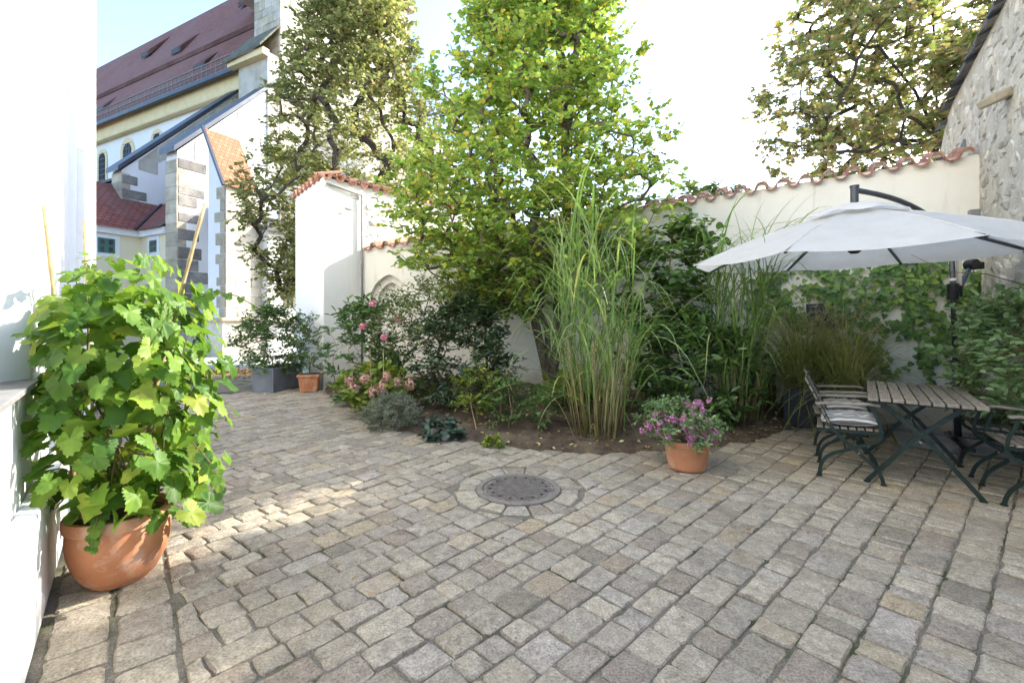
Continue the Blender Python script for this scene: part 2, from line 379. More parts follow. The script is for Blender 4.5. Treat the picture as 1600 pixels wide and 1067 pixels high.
def shrub(name, label, base, rad, hgt, nt, leafmat, leaf=(.06, .03), t='oval', ntw=3, ltw=.16, nl=6, z0=.12, group=None, cat='shrub', stemr=.004, lean=(0, 0), flat=.8,
          stemmat='stem', dome=.55, updir=.2, droop=0, inner=.35, kind_part='foliage'):
    b = Vector(base); root = empty(name, b, label, cat, group)
    u = rng.uniform(0, 1, nt); az = rng.uniform(0, 2 * math.pi, nt); rr = np.sqrt(rng.uniform(inner ** 2, 1, nt))
    zz = z0 + (hgt - z0) * u; prof = np.sqrt(np.maximum(1 - np.abs((u - dome * .7) / (1 - dome * .7 + 1e-6)).clip(0, 1) ** 2.2, .03)) * np.where(u < dome * .7, .75 + .25 * u / (dome * .7 + 1e-6), 1)
    T = np.stack([b.x + lean[0] * u + np.cos(az) * rr * rad * prof, b.y + lean[1] * u + np.sin(az) * rr * rad * prof * .9, b.z + zz], 1)
    nodes = [np.array(b), np.array(b) + [0, 0, hgt * .15]] ; par = [-1, 0]
    for k in range(4):
        a = k * 1.57 + R.random(); nodes.append(np.array(b) + [math.cos(a) * rad * .18, math.sin(a) * rad * .18, hgt * .3]); par.append(1)
    nd, par, tips = skeleton(nodes, par, T, .3, 1)
    mb = MB(); wood_mesh(mb, nd, par, tips, stemr * .6, stemr * 5, 4)
    dirs = nrmz(nd[tips] - nd[[par[i] for i in tips]] + np.stack([np.cos(az), np.sin(az), np.full(nt, .3)], 1)[:len(tips)] * .0)
    out = nd[tips] - np.array([b.x, b.y, b.z + hgt * .35]); dirs = nrmz(dirs * .5 + nrmz(out) * .6)
    P, D, N, ln = twigs(nd[tips], dirs, ntw, ltw, nl, flat, .8, droop, updir); thin_lines(mb, ln, stemr * .45)
    mb.obj('stem', M[stemmat], root)
    N = nrmz(N + .6 * nrmz(P - np.array([b.x, b.y, b.z])))
    L = leaf[0] * rng.uniform(.65, 1.2, len(P)); leafcloud(kind_part, M[leafmat] if isinstance(leafmat, str) else leafmat, root, P, D, N, L, L * leaf[1] / leaf[0], t)
    return root
def blades(mb, base, n, length, width, spread, lean=.5, segs=7, base_r=.12, up=1.0, twist=.3, zmul=1):
    for i in range(n):
        a = R.random() * 2 * math.pi; r = base_r * math.sqrt(R.random()); p = Vector((base[0] + r * math.cos(a), base[1] + r * math.sin(a), base[2]))
        az = a + R.gauss(0, .7); out = Vector((math.cos(az), math.sin(az), 0)); L = length * R.uniform(.55, 1.1); th = abs(R.gauss(0, spread)) ; kap = lean * R.uniform(.3, 1.35)
        side0 = Vector((-out.y, out.x, 0)); w = width * R.uniform(.6, 1.2); ph = R.gauss(0, twist)
        vs_, fs = [], []; ang = th; st = L / segs
        for k in range(segs + 1):
            s = k / segs; wd = w * (min(1, .3 + s * 2.2)) * (1 - s ** 2.6) + .0006
            sd = (side0 * math.cos(ph * s + ph) + Vector((0, 0, 1)) * math.sin(ph * s + ph) * .5)
            vs_ += [p - sd * wd / 2, p + sd * wd / 2]
            d = out * math.sin(ang) + Vector((0, 0, 1)) * math.cos(ang); p = p + d * st; ang = min(ang + kap * (.22 + 1.75 * s) / segs, 2.55)
        for k in range(segs): fs.append((2 * k, 2 * k + 1, 2 * k + 3, 2 * k + 2))
        mb.add(vs_, fs)

# leaf colours
M['katsura'] = mat_leaf('katsura_leaf', [(0, (.18, .30, .07)), (.3, (.26, .40, .09)), (.6, (.34, .46, .10)), (.84, (.46, .51, .11)), (.96, (.64, .58, .11)), (1, (.68, .52, .09))], .52, blotch=.2)
M['linden'] = mat_leaf('linden_leaf', [(0, (.15, .18, .06)), (.4, (.24, .27, .10)), (.7, (.33, .35, .14)), (.9, (.42, .39, .18)), (1, (.40, .29, .15))], .45)
M['maple'] = mat_leaf('maple_leaf', [(0, (.18, .24, .08)), (.38, (.27, .31, .11)), (.6, (.35, .31, .15)), (.78, (.40, .28, .19)), (.92, (.45, .41, .14)), (1, (.36, .24, .16))], .5)
M['laurel'] = mat_leaf('laurel_leaf', [(0, (.05, .11, .028)), (.6, (.095, .18, .042)), (.9, (.14, .24, .055)), (1, (.20, .28, .065))], .26, .3, .55)
M['dark_shrub'] = mat_leaf('dark_glossy_leaf', [(0, (.025, .055, .024)), (.6, (.045, .09, .035)), (.95, (.08, .13, .045)), (1, (.22, .22, .06))], .16, .28, .6)
M['light_shrub'] = mat_leaf('light_shrub_leaf', [(0, (.08, .14, .035)), (.6, (.15, .21, .05)), (1, (.25, .28, .075))], .38)
M['rose'] = mat_leaf('rose_leaf', [(0, (.06, .13, .035)), (.6, (.10, .19, .05)), (1, (.18, .27, .08))], .32)
M['bush_pale'] = mat_leaf('pale_green_leaf', [(0, (.15, .25, .10)), (.5, (.24, .36, .16)), (1, (.34, .45, .21))], .4)
M['silver'] = mat_leaf('silver_leaf', [(0, (.20, .23, .17)), (.6, (.32, .35, .27)), (1, (.44, .46, .36))], .25, .8, .1)
M['lime'] = mat_leaf('lime_leaf', [(0, (.13, .22, .03)), (.6, (.22, .31, .045)), (1, (.36, .36, .06))], .4)
M['grape'] = mat_leaf('vine_leaf', [(0, (.07, .16, .025)), (.35, (.13, .25, .035)), (.7, (.20, .33, .045)), (.9, (.29, .40, .06)), (1, (.40, .44, .07))], .48, .45, .3, blotch=.15)
M['ivy'] = mat_leaf('ivy_leaf', [(0, (.05, .12, .03)), (.5, (.10, .20, .045)), (.85, (.17, .28, .055)), (1, (.26, .34, .07))], .32)
M['grass'] = mat_leaf('reed_blade', [(0, (.12, .22, .05)), (.5, (.20, .31, .085)), (.85, (.29, .38, .14)), (1, (.42, .40, .18))], .4)
M['straw'] = mat_leaf('dry_blade', [(0, (.22, .17, .07)), (.5, (.33, .25, .11)), (1, (.42, .35, .18))], .25, .7, .2)
M['sedge'] = mat_leaf('sedge_blade', [(0, (.15, .20, .05)), (.45, (.26, .28, .08)), (.8, (.38, .34, .13)), (1, (.46, .37, .17))], .38)
M['plume'] = mat_leaf('grass_plume', [(0, (.42, .32, .20)), (1, (.60, .50, .36))], .35, .8, .1)
M['pink'] = mat_leaf('pink_petal', [(0, (.72, .22, .36)), (.6, (.80, .36, .48)), (1, (.85, .55, .60))], .3, .6, .2)
M['mauve'] = mat_leaf('mauve_petal', [(0, (.40, .13, .27)), (.6, (.55, .25, .40)), (1, (.66, .40, .50))], .3, .6, .2)
M['hydr'] = mat_leaf('faded_hydrangea_petal', [(0, (.60, .24, .26)), (.5, (.70, .38, .36)), (1, (.58, .50, .34))], .3, .7, .2)
M['litter'] = mat_leaf('fallen_leaf', [(0, (.22, .12, .045)), (.4, (.38, .22, .08)), (.75, (.48, .36, .14)), (1, (.55, .50, .28))], .1, .8, .2)
M['litter_brown'] = mat_leaf('brown_fallen_leaf', [(0, (.16, .07, .03)), (.5, (.30, .15, .06)), (1, (.42, .27, .11))], .1, .8, .2)

# ------------------------------------------------------------------ ground
mb = MB(); mb.add([(-900, -300, -.09), (900, -300, -.09), (900, 1200, -.09), (-900, 1200, -.09)], [(0, 1, 2, 3)])
tag(mb.obj('ground', M['ground']), 'bare ground around the courtyard and the church', kind='structure')
# frames of the walls (plan)
L0 = Vector((-1.867, 1.746)); LW = Vector((-.647, .762)).normalized(); LN = Vector((LW.y, -LW.x))      # white house: foot of plinth, run, outward normal
def LH(s, off, z=0): p = L0 + LW * s + LN * off; return Vector((p.x, p.y, z))
P0, P1, P2 = Vector((-3.18, 9.62)), Vector((.28, 9.0)), Vector((5.64, 5.49))
T0, T1, T2 = 2.79, 3.13, 3.31
E1 = (P1 - P0).normalized(); N1 = Vector((E1.y, -E1.x)); E2 = (P2 - P1).normalized(); N2 = Vector((E2.y, -E2.x))
PC = Vector((-3.72, 8.97)); PR = Vector((.64, .768)).normalized(); PL = Vector((-.647, .762)).normalized()  # gate wall corner, its two runs
PRN = Vector((PR.y, -PR.x)); PLN = Vector((-PL.y, PL.x))
# bed outline (front edge from left to right)
BED = [(-3.66, 8.9)] + [tuple(G(x, y).xy) for x, y in [(512, 617), (540, 630), (580, 655), (640, 673), (700, 686), (790, 698), (900, 707), (985, 708), (1060, 703), (1130, 697), (1180, 688), (1215, 678), (1245, 664)]] + [(4.02, 6.42)]
bed_poly = BED + [(P1.x, P1.y), (P0.x, P0.y)]
def inside(p, poly):
    x, y = p; c = False; n = len(poly)
    for i in range(n):
        x1, y1 = poly[i]; x2, y2 = poly[(i + 1) % n]
        if (y1 > y) != (y2 > y) and x < (x2 - x1) * (y - y1) / (y2 - y1) + x1: c = not c
    return c
# paving: sand bed and cobbles
paving = MB()
paving.add([(-7.9, 11.3, -.011), (-1.7, .9, -.011), (6.2, .9, -.011), (6.2, 6.2, -.011), (.4, 9.6, -.011), (-4.5, 11.6, -.011)], [tuple(range(6))])
paving_o = tag(paving.obj('courtyard_paving', M['grout']), 'granite sett paving of the courtyard with sandy joints', kind='structure')
MH = Vector((.053, 3.756)); MHR = .345; RING = .53
def stone_geo(c4, ztop, tilt, nmid=True, ins=.008, jit=.008):
    c = sum((Vector(p) for p in c4), Vector((0, 0))) / 4; per = []
    for i in range(4):
        a, p, n = Vector(c4[i]), Vector(c4[i - 1]), Vector(c4[(i + 1) % 4])
        per.append(a + (p - a) * R.uniform(.03, .14)); per.append(a + (n - a) * R.uniform(.03, .14))
        if nmid: m = (a + n) / 2; per.append(m + (m - c).normalized() * R.uniform(-jit, jit * .6))
    k = len(per); vs_ = []; ti = lambda p: (p - c).dot(tilt)
    for p in per: q = c + (p - c) * 1.0; vs_.append((q.x, q.y, -.05))
    for p in per: vs_.append((p.x, p.y, ztop - .009 + ti(p) + R.uniform(-.003, .002)))
    for p in per: q = p + (c - p).normalized() * (ins * R.uniform(.7, 1.5)); vs_.append((q.x, q.y, ztop - .002 + ti(q) + R.uniform(-.0015, .0015)))
    vs_.append((c.x + R.uniform(-.01, .01), c.y + R.uniform(-.01, .01), ztop + R.uniform(-.001, .003)))
    tr = []
    for lv in range(2):
        for i in range(k):
            j = (i + 1) % k; a, b, d, e = lv * k + i, lv * k + j, (lv + 1) * k + j, (lv + 1) * k + i; tr += [(a, b, d), (a, d, e)]
    for i in range(k): tr.append((2 * k + i, 2 * k + (i + 1) % k, 3 * k))
    return vs_, tr, c
def px(p, z=0): return 800 + F * p[0] / p[1], YH + F * (H - z) / p[1]
cand = []
def try_stone(c4, extra=None, ring=False, field=False):
    if field:
        c4 = [Vector(p) for p in c4]; ok = 0
        for p in c4:
            f_ = (p - L0).dot(LN); d_ = (p - MH).length
            if f_ < .478 and (p - L0).dot(LW) < 8: p += LN * (.478 - f_)
            if d_ < RING + .012: p += (p - MH) / d_ * (RING + .012 - d_)
        if (c4[0] - c4[2]).length < .10 or (c4[1] - c4[3]).length < .10: return
    c = sum((Vector(p) for p in c4), Vector((0, 0))) / 4
    if c.y < 1.45: return
    x, y = px(c)
    if not (-60 < x < 1660 and y < 1120): return
    if not ring and (c - MH).length < RING - .02: return
    if inside(c, bed_poly): return
    if (c - P1).dot(N2) < -.1 or (c - P0).dot(N1) < -.1: return
    area = 0; q = [px(p) for p in c4]
    for i in range(4): area += q[i][0] * q[(i + 1) % 4][1] - q[(i + 1) % 4][0] * q[i][1]
    if area > 0: c4 = c4[::-1]; area = -area
    cand.append((abs(area) / 2, [tuple(p) for p in c4][::-1]))
CC = Vector((-11.0, -8.9))                       # the courses fan out slightly from a far point
def pol(r, a): return CC + Vector((math.cos(a), math.sin(a))) * r
a = math.radians(24)
while a < math.radians(76):
    wd = R.uniform(.148, .195) / 17.0; g = .0045 / 17; r = 12.5 + R.random() * .2
    ww = math.sin(a * 90) * .002
    while r < 22.5:
        ln = R.uniform(.13, .25) if R.random() > .15 else R.uniform(.10, .14)
        gp = R.uniform(.004, .012); j = lambda s=.006: R.uniform(-s, s)
        c4 = [pol(r + gp / 2 + j(), a + g + j(.004) / 17), pol(r + ln - gp / 2 + j(), a + g + j(.004) / 17), pol(r + ln - gp / 2 + j(), a + wd - g + j(.004) / 17), pol(r + gp / 2 + j(), a + wd - g + j(.004) / 17)]
        c = (c4[0] + c4[2]) / 2
        off = (c - L0).dot(LN); sl = (c - L0).dot(LW)
        gate = (c - PC).dot(Vector((LW.x, LW.y)))   # stop just outside the gate
        if (off > .42 or sl > 7.8) and gate < .55 and (c - MH).length > RING - .05: try_stone(c4, field=True)
        r += ln
    a += wd
# two border courses along the house
for col in range(2):
    s = -1.2
    while s < 8.4:
        ln = R.uniform(.14, .27); o0 = .035 + col * .225; o1 = o0 + .20; g = .006
        try_stone([(LH(s + g, o0 + R.uniform(-.006, .006))).xy, (LH(s + ln - g, o0 + R.uniform(-.006, .006))).xy, (LH(s + ln - g, o1 + R.uniform(-.008, .008))).xy, (LH(s + g, o1 + R.uniform(-.008, .008))).xy]); s += ln
# ring of cut stones round the manhole
t = 0.1
while t < 2 * math.pi + .02:
    dt = R.uniform(.30, .46); t1 = min(t + dt, 2 * math.pi + .1); r1 = RING * R.uniform(.93, 1.02)
    pp = lambda rr, tt: MH + Vector((math.cos(tt), math.sin(tt))) * rr
    try_stone([pp(MHR + .012, t + .022), pp(MHR + .012, t1 - .022), pp(r1, t1 - .012), pp(r1, t + .012)], ring=True); t = t1
cand.sort(key=lambda q: -q[0])
sv, st = [], []; off = 0
for i, (ar, c4) in enumerate(cand):
    tl = Vector((R.gauss(0, .014), R.gauss(0, .014)))
    if i < 300:
        v_, t_, c = stone_geo(c4, R.uniform(-.003, .006), tl)
        o = bpy.data.objects.new('cobblestone', mesh_np('cobblestone', [(a_ - c.x, b_ - c.y, z_) for a_, b_, z_ in v_], t_, True, 33)); o.data.materials.append(M['cobble'])
        link(o, paving_o); o.location = (c.x, c.y, 0)
    else:
        v_, t_, c = stone_geo(c4, R.uniform(-.003, .006), tl, ar > 260)
        sv += v_; st += [(x + off, y + off, z + off) for x, y, z in t_]; off += len(v_)
o = bpy.data.objects.new('cobblestones_further_off', mesh_np('cobblestones_further_off', sv, st, True, 33)); o.data.materials.append(M['cobble']); link(o, paving_o); o['kind'] = 'stuff'
# the lane outside the gate
lane = MB(); lane.add([(-5.0, 10.35, -.03), (-1.0, 13.5, -.03), (-9.0, 30.0, -.03), (-30, 30, -.03), (-24, 8.0, -.03), (-8.4, 7.9, -.03)], [tuple(range(6))])
t = NT('lane_setts'); b = t.n('ShaderNodeTexBrick'); b.inputs['Scale'].default_value = 8; b.inputs['Color1'].default_value = (.13, .13, .14, 1); b.inputs['Color2'].default_value = (.20, .195, .20, 1)
b.inputs['Mortar'].default_value = (.06, .058, .055, 1); b.inputs['Mortar Size'].default_value = .03; t.l(t.co('World'), b.inputs['Vector'])
M['lane'] = t.fin(t.bsdf(t.mix(1.0, b.outputs[0], t.ramp(t.noise(3, 5, .7, t.co('World')), [(.3, (.7,) * 3), (.7, (1.2,) * 3)]), 'MULTIPLY'), .85, t.bump(b.outputs[1], -.6, .02), 0, .3))
tag(lane.obj('lane', M['lane']), 'small sett lane outside the gate', kind='structure')
def strip(name, mat, d0, d1, z, label, h=.0):
    m = MB(); pts = []
    for x, d in ((60, d0), (520, d0), (520, d1), (60, d1)): pts.append((((x - 800) / F * d), d, z))
    if h: m.slab([Vector(p) - Vector((0, 0, h)) for p in pts], (0, 0, h))
    else: m.add(pts, [(0, 1, 2, 3)])
    return tag(m.obj(name, mat), label, kind='structure')
strip('pavement', M['flagstone'], 13.0, 15.4, .07, 'pale pavement along the church', .12)
def leaf_litter(name, mat, parent, n, fn, size, label, zz=.0):
    P = np.array([fn() for _ in range(n)]); P[:, 2] += zz
    an = rng.uniform(0, 6.28, n); D = np.stack([np.cos(an), np.sin(an), rng.normal(size=n) * .2], 1); N = nrmz(np.array([0, 0, 1.0]) + rng.normal(size=(n, 3)) * .3)
    o = leafcloud(name, mat, parent, P, D, N, size * rng.uniform(.5, 1.2, n), size * .65, 'oval', 'stuff'); tag(o, label); return o
def f_lane():
    x, d = R.uniform(230, 470), R.triangular(10.3, 12.9, 11.9); return (((x - 800) / F * d), d, -.02)
leaf_litter('lane_leaf_litter', M['litter_brown'], None, 2600, f_lane, .09, 'brown fallen leaves heaped along the lane kerb')

# garden bed: soil that rises towards the wall
def bed_back(i, n):
    s = i / (n - 1); L1, L2 = (P1 - P0).length, (Vector((4.02, 6.42)) - P1).length; q = s * (L1 + L2)
    return P0 + E1 * q if q < L1 else P1 + E2 * (q - L1)
fr = []
for i in range(len(BED) - 1):
    for k in range(6): fr.append(Vector(BED[i]).lerp(Vector(BED[i + 1]), k / 6))
fr.append(Vector(BED[-1])); nF = len(fr); nA = 26; vs_, fs = [], []
def bed_z(p, j): return -.006 + .17 * (1 - math.exp(-j * 4.0)) + .03 * math.sin(p.x * 7 + p.y * 3) * j + R.uniform(-.014, .014) * (j > 0)
for i, p in enumerate(fr):
    q = bed_back(i, nF)
    if i == 0: q = Vector(P0)
    for k in range(nA):
        j = (k / (nA - 1)) ** 1.4; w_ = p.lerp(q, j); w_ += Vector((R.uniform(-.02, .02), R.uniform(-.03, .03))); vs_.append((w_.x, w_.y, bed_z(w_, j)))
for i in range(nF - 1):
    for k in range(nA - 1): fs.append((i * nA + k, (i + 1) * nA + k, (i + 1) * nA + k + 1, i * nA + k + 1))
mb = MB(); mb.add(vs_, fs); tag(mb.obj('garden_bed', M['soil'], smooth=True), 'dark soil of the curved planting bed', kind='structure')
bedv = np.array(vs_)
def soil(x, y):
    d = (bedv[:, 0] - x) ** 2 + (bedv[:, 1] - y) ** 2; return float(bedv[int(np.argmin(d)), 2])
def f_bed():
    while True:
        i = R.randrange(nF); p = fr[i].lerp(bed_back(i, nF), R.random() ** 1.3 * .7); 
        return (p.x, p.y, soil(p.x, p.y) + .012)
leaf_litter('bed_leaf_litter', M['litter'], None, 800, f_bed, .055, 'yellow and brown leaves scattered on the bed soil')
m = MB()
for _ in range(520):
    x_, y_, z_ = f_bed(); q_ = R.uniform(.008, .028); m.box((x_, y_, z_ - .008), (q_ * R.uniform(.8, 1.5), q_ * R.uniform(.8, 1.5), q_), (Vector((R.gauss(0, 1), R.gauss(0, 1), .3)).normalized(), Vector((0, .6, .8)), Vector((.2, .8, -.6)).normalized()))
tag(m.obj('soil_clods', M['soil']), 'loose clods of earth on the planting bed', kind='stuff')
def f_court():
    x, y = R.uniform(300, 1600), 497 + 120 / R.uniform(.25, 1.0); p = G(x, min(y, 1050)); return (p.x, p.y, .012)
leaf_litter('courtyard_leaf_litter', M['litter'], None, 70, f_court, .03, 'few small fallen leaves on the cobbles')

# ------------------------------------------------------------------ white house on the left
hs = empty('white_house', LH(0, 0), 'tall white plastered house wall along the left edge', 'house')
WO = -.08
def hbox(m, s0, s1, o0, o1, z0, z1): m.hexa([LH(s0, o0, z0), LH(s0, o1, z0), LH(s1, o1, z0), LH(s1, o0, z0), LH(s0, o0, z1), LH(s0, o1, z1), LH(s1, o1, z1), LH(s1, o0, z1)][::1])
m = MB()
hbox(m, -6, .83, WO - .6, WO, 0, 1.06); hbox(m, -6, .83, WO - .6, WO, 4.2, 11); hbox(m, .83, 1.55, WO - .6, WO, 0, 11); m.prism([LH(.83, WO).xy, LH(.83, WO - .5).xy, LH(.33, WO - .5).xy][::-1], 1.06, 4.2)
hbox(m, 1.55, 3.6, WO - .6, WO - .05, 0, 11); hbox(m, 3.6, 7.62, WO - .6, WO, 0, 11)
m.obj('wall', M['white_wall'], hs)
m = MB(); hbox(m, -6, 1.9, WO, 0, 0, .54); m.obj('plinth', M['white_wall'], hs, bevel=.012)
m = MB(); hbox(m, -.9, .82, WO - .34, -.04, 1.065, 1.09); m.obj('window_sill', mat_noise('sill_slate', (.17, .165, .155), (.30, .29, .27), 6, .8, .4, 50, .004), hs, bevel=.004)
m = MB(); hbox(m, -.7, .5, WO - .36, WO - .30, 1.09, 4.2); wf = m.obj('window', M['white_paint'], hs)
m = MB(); hbox(m, -.6, .4, WO - .30, WO - .295, 1.17, 4.1); m.obj('pane', M['glass'], wf)
m = MB(); hbox(m, 3.75, 3.80, WO, WO + .05, 2.0, 3.1); m.obj('conduit', M['white_paint'], hs)
# far gable end wall of the house and its roof above the frame
m = MB(); hbox(m, -6, 7.7, WO - 5.5, WO + .3, 11.0, 11.3); m.obj('roof', M['church_roof'], hs)
m = MB(); hbox(m, 7.02, 7.62, WO - 5.5, WO - .6, 0, 11); m.obj('end_wall', M['white_wall'], hs)

# ------------------------------------------------------------------ tiles
def tile_mesh(name, r, ln, up):
    m = MB(); n = 9; th = .019; vs_ = []
    for y, rr in ((0, 1.0), (ln, .86)):
        for ro in (r * rr, r * rr - th):
            for k in range(n):
                a_ = math.pi * k / (n - 1); vs_.append((-ro * math.cos(a_), y, ro * math.sin(a_) * (1 if up else -1)))
    f_ = []
    for k in range(n - 1):
        f_ += [(k, k + 1, 2 * n + k + 1, 2 * n + k), (n + k, 3 * n + k, 3 * n + k + 1, n + k + 1), (k, n + k, n + k + 1, k + 1), (2 * n + k, 2 * n + k + 1, 3 * n + k + 1, 3 * n + k)]
    f_ += [(0, 2 * n, 3 * n, n), (n - 1, 2 * n - 1, 4 * n - 1, 3 * n - 1)]
    m.add(vs_, f_); nf = len(f_)
    if up: m.add([(-(r - th) * math.cos(math.pi * k / 8), .045, (r - th) * math.sin(math.pi * k / 8)) for k in range(9)], [tuple(range(9))])
    me = m.mesh(name, True); me.materials.append(M['tile']); me.materials.append(M['garden_wall'])
    for p_ in list(me.polygons)[nf:]: p_.material_index = 1
    me.set_sharp_from_angle(angle=math.radians(40)); return me
PT = .275
pan_me, cov_me = tile_mesh('pan_tile', PT * .30, .50, False), tile_mesh('cover_tile', PT * .25, .50, True)
def tile_run(parent, a, b, za, zb, nrm, over=.095, pitch=PT, slope=.30, s0=0.0):
    L = (b - a).length; e = (b - a) / L; n = int((L - s0) / pitch)
    for i in range(n + 1):
        for kind in (0, 1):
            s = s0 + (i + .5 * kind) * pitch
            if s > L - .02: continue
            z = za + (zb - za) * s / L + PT * .29 + (.006 if kind else 0) + R.uniform(-.006, .006)
            p = a + e * s + nrm * (over + (.0 if kind == 0 else -.012) + R.uniform(-.012, .012))
            back = Vector((-nrm.x, -nrm.y, slope)).normalized(); ex = Vector((e.x, e.y, (zb - za) / L)).normalized()
            up = ex.cross(back).normalized(); ex = back.cross(up)
            Mx = Matrix((ex, back, up)).transposed().to_4x4() @ Matrix.Rotation(R.gauss(0, .03), 4, 'Y') @ Matrix.Rotation(R.gauss(0, .02), 4, 'Z'); Mx.translation = (p.x, p.y, z)
            inst('roof_tile', cov_me if kind else pan_me, None, parent, Mx)

# ------------------------------------------------------------------ garden wall
gw = empty('garden_wall', (P0.x, P0.y, 0), 'long cream plastered garden wall with a wavy clay tile coping', 'wall')
TH = .42
def W1(s, off, z): p = P0 + E1 * s + N1 * off; return Vector((p.x, p.y, z))
def W2(s, off, z): p = P1 + E2 * s + N2 * off; return Vector((p.x, p.y, z))
LL1, LL2 = (P1 - P0).length, (P2 - P1).length
top1 = lambda s: T0 + (T1 - T0) * s / LL1 + PT * .25
top2 = lambda s: T1 + (T2 - T1) * s / LL2 + PT * .25
m = MB()
sa, r0, r1, spring = .62, .43, .31, 1.75      # blind arch: centre along the wall, radii of its two orders, springing
def arch_z(s, r):
    x = min(abs(s - sa) / r, 1.0); return spring + math.sqrt(max((1.35 * r) ** 2 - (x * r + .35 * r) ** 2, 0))   # pointed
def layer(off, r, s_lo, s_hi, depth):
    N_ = 20; ss = [sa - r * math.cos(math.pi * k / N_) for k in range(N_ + 1)]
    def q(a_, b_, c_, d_): m.add([a_, b_, c_, d_], [(0, 1, 2, 3)])
    for s0_, s1_ in ((s_lo, sa - r), (sa + r, s_hi)): q(W1(s0_, off, -.1), W1(s1_, off, -.1), W1(s1_, off, top1(s1_)), W1(s0_, off, top1(s0_)))
    for k in range(N_):
        a_, b_ = ss[k], ss[k + 1]; q(W1(a_, off, arch_z(a_, r)), W1(b_, off, arch_z(b_, r)), W1(b_, off, top1(b_)), W1(a_, off, top1(a_)))
        q(W1(a_, off, arch_z(a_, r)), W1(a_, off - depth, arch_z(a_, r)), W1(b_, off - depth, arch_z(b_, r)), W1(b_, off, arch_z(b_, r)))
    for s_ in (sa - r, sa + r): q(W1(s_, off, -.1), W1(s_, off - depth, -.1), W1(s_, off - depth, spring + r * .9), W1(s_, off, spring + r * .9))
layer(0, r0, 0, LL1, .12); layer(-.12, r1, 0.05, 1.3, .12)
m.add([W1(0, -.24, -.1), W1(1.4, -.24, -.1), W1(1.4, -.24, 2.7), W1(0, -.24, 2.7)], [(0, 1, 2, 3)])
m.add([W1(0, 0, top1(0)), W1(LL1, 0, top1(LL1)), W1(LL1, -TH, top1(LL1)), W1(0, -TH, top1(0)), W1(0, -TH, -.1), W1(LL1, -TH, -.1)], [(0, 1, 2, 3), (3, 2, 5, 4)])
m.hexa([W2(0, 0, -.1), W2(LL2, 0, -.1), W2(LL2, -TH, -.1), W2(0, -TH, -.1), W2(0, 0, top2(0)), W2(LL2, 0, top2(LL2)), W2(LL2, -TH, top2(LL2)), W2(0, -TH, top2(0))])
m.obj('wall', M['garden_wall'], gw)
m = MB(); A_, B_ = P1 - E1 * 1.5, P1 + E2 * 1.5; N_ = 16; vs_ = []
for k in range(N_ + 1):
    u_ = k / N_; p = A_ * (1 - u_) ** 2 + P1 * 2 * u_ * (1 - u_) + B_ * u_ ** 2 + (N1 * (1 - u_) + N2 * u_) * .004; zt_ = (top1(LL1 - 1.5) * (1 - u_) + top2(1.5) * u_) - .02; vs_ += [(p.x, p.y, -.1), (p.x, p.y, zt_)]
m.add(vs_, [(2 * k, 2 * k + 2, 2 * k + 3, 2 * k + 1) for k in range(N_)]); m.obj('curved_plaster', M['garden_wall'], gw, smooth=True)
tile_run(gw, P0, P1, T0, T1, N1, s0=.16); tile_run(gw, P1, P2, T1, T2, N2, s0=.1)
# meter box with its conduit
mbx = empty('meter_box', W2(LL2 - .05, 0, 2.55), 'small grey meter box near the right end of the garden wall', 'box')
m = MB(); m.box(W2(LL2 - .05, .04, 2.62), (.11, .08, .17), (Vector((E2.x, E2.y, 0)), Vector((N2.x, N2.y, 0)), Vector((0, 0, 1)))); m.obj('housing', M['concrete'], mbx, bevel=.008)
m = MB(); m.box(W2(LL2 - .05, .086, 2.62), (.07, .01, .05), (Vector((E2.x, E2.y, 0)), Vector((N2.x, N2.y, 0)), Vector((0, 0, 1)))); m.obj('lid', M['planter_grey'], mbx)
m = MB(); m.tube([W2(LL2 + .01, .03, 2.66), W2(LL2 + .06, .03, 2.72), W2(LL2 + .1, .03, 2.66)], .012, 6); m.obj('cable', M['pole'], mbx, smooth=True)

# ------------------------------------------------------------------ gate wall (white pillar) with rubble upper wall
gp = empty('gate_wall', (PC.x, PC.y, 0), 'tall white gate wall end with clay tile coping beside the lane', 'wall')
PT_ = 4.13
def PRp(t_, off, z): p = PC + PR * t_ + PRN * off; return Vector((p.x, p.y, z))
def PLp(t_, off, z): p = PC + PL * t_ + PLN * off; return Vector((p.x, p.y, z))
pc2 = PC + PL * 1.95; pe = PC + PR * 4.2; pe2 = pe + PL * 1.95
m = MB(); m.prism([PC, pe, pe2, pc2], -.1, PT_ + .06); m.obj('wall', M['pillar_wall'], gp, bevel=.02)
tile_run(gp, PC + PR * .02, PC + PR * 4.0, PT_, PT_, PRN, s0=.03, over=.09)
tile_run(gp, PC + PL * 1.95, PC, PT_, PT_, PLN, s0=.05, over=.08)
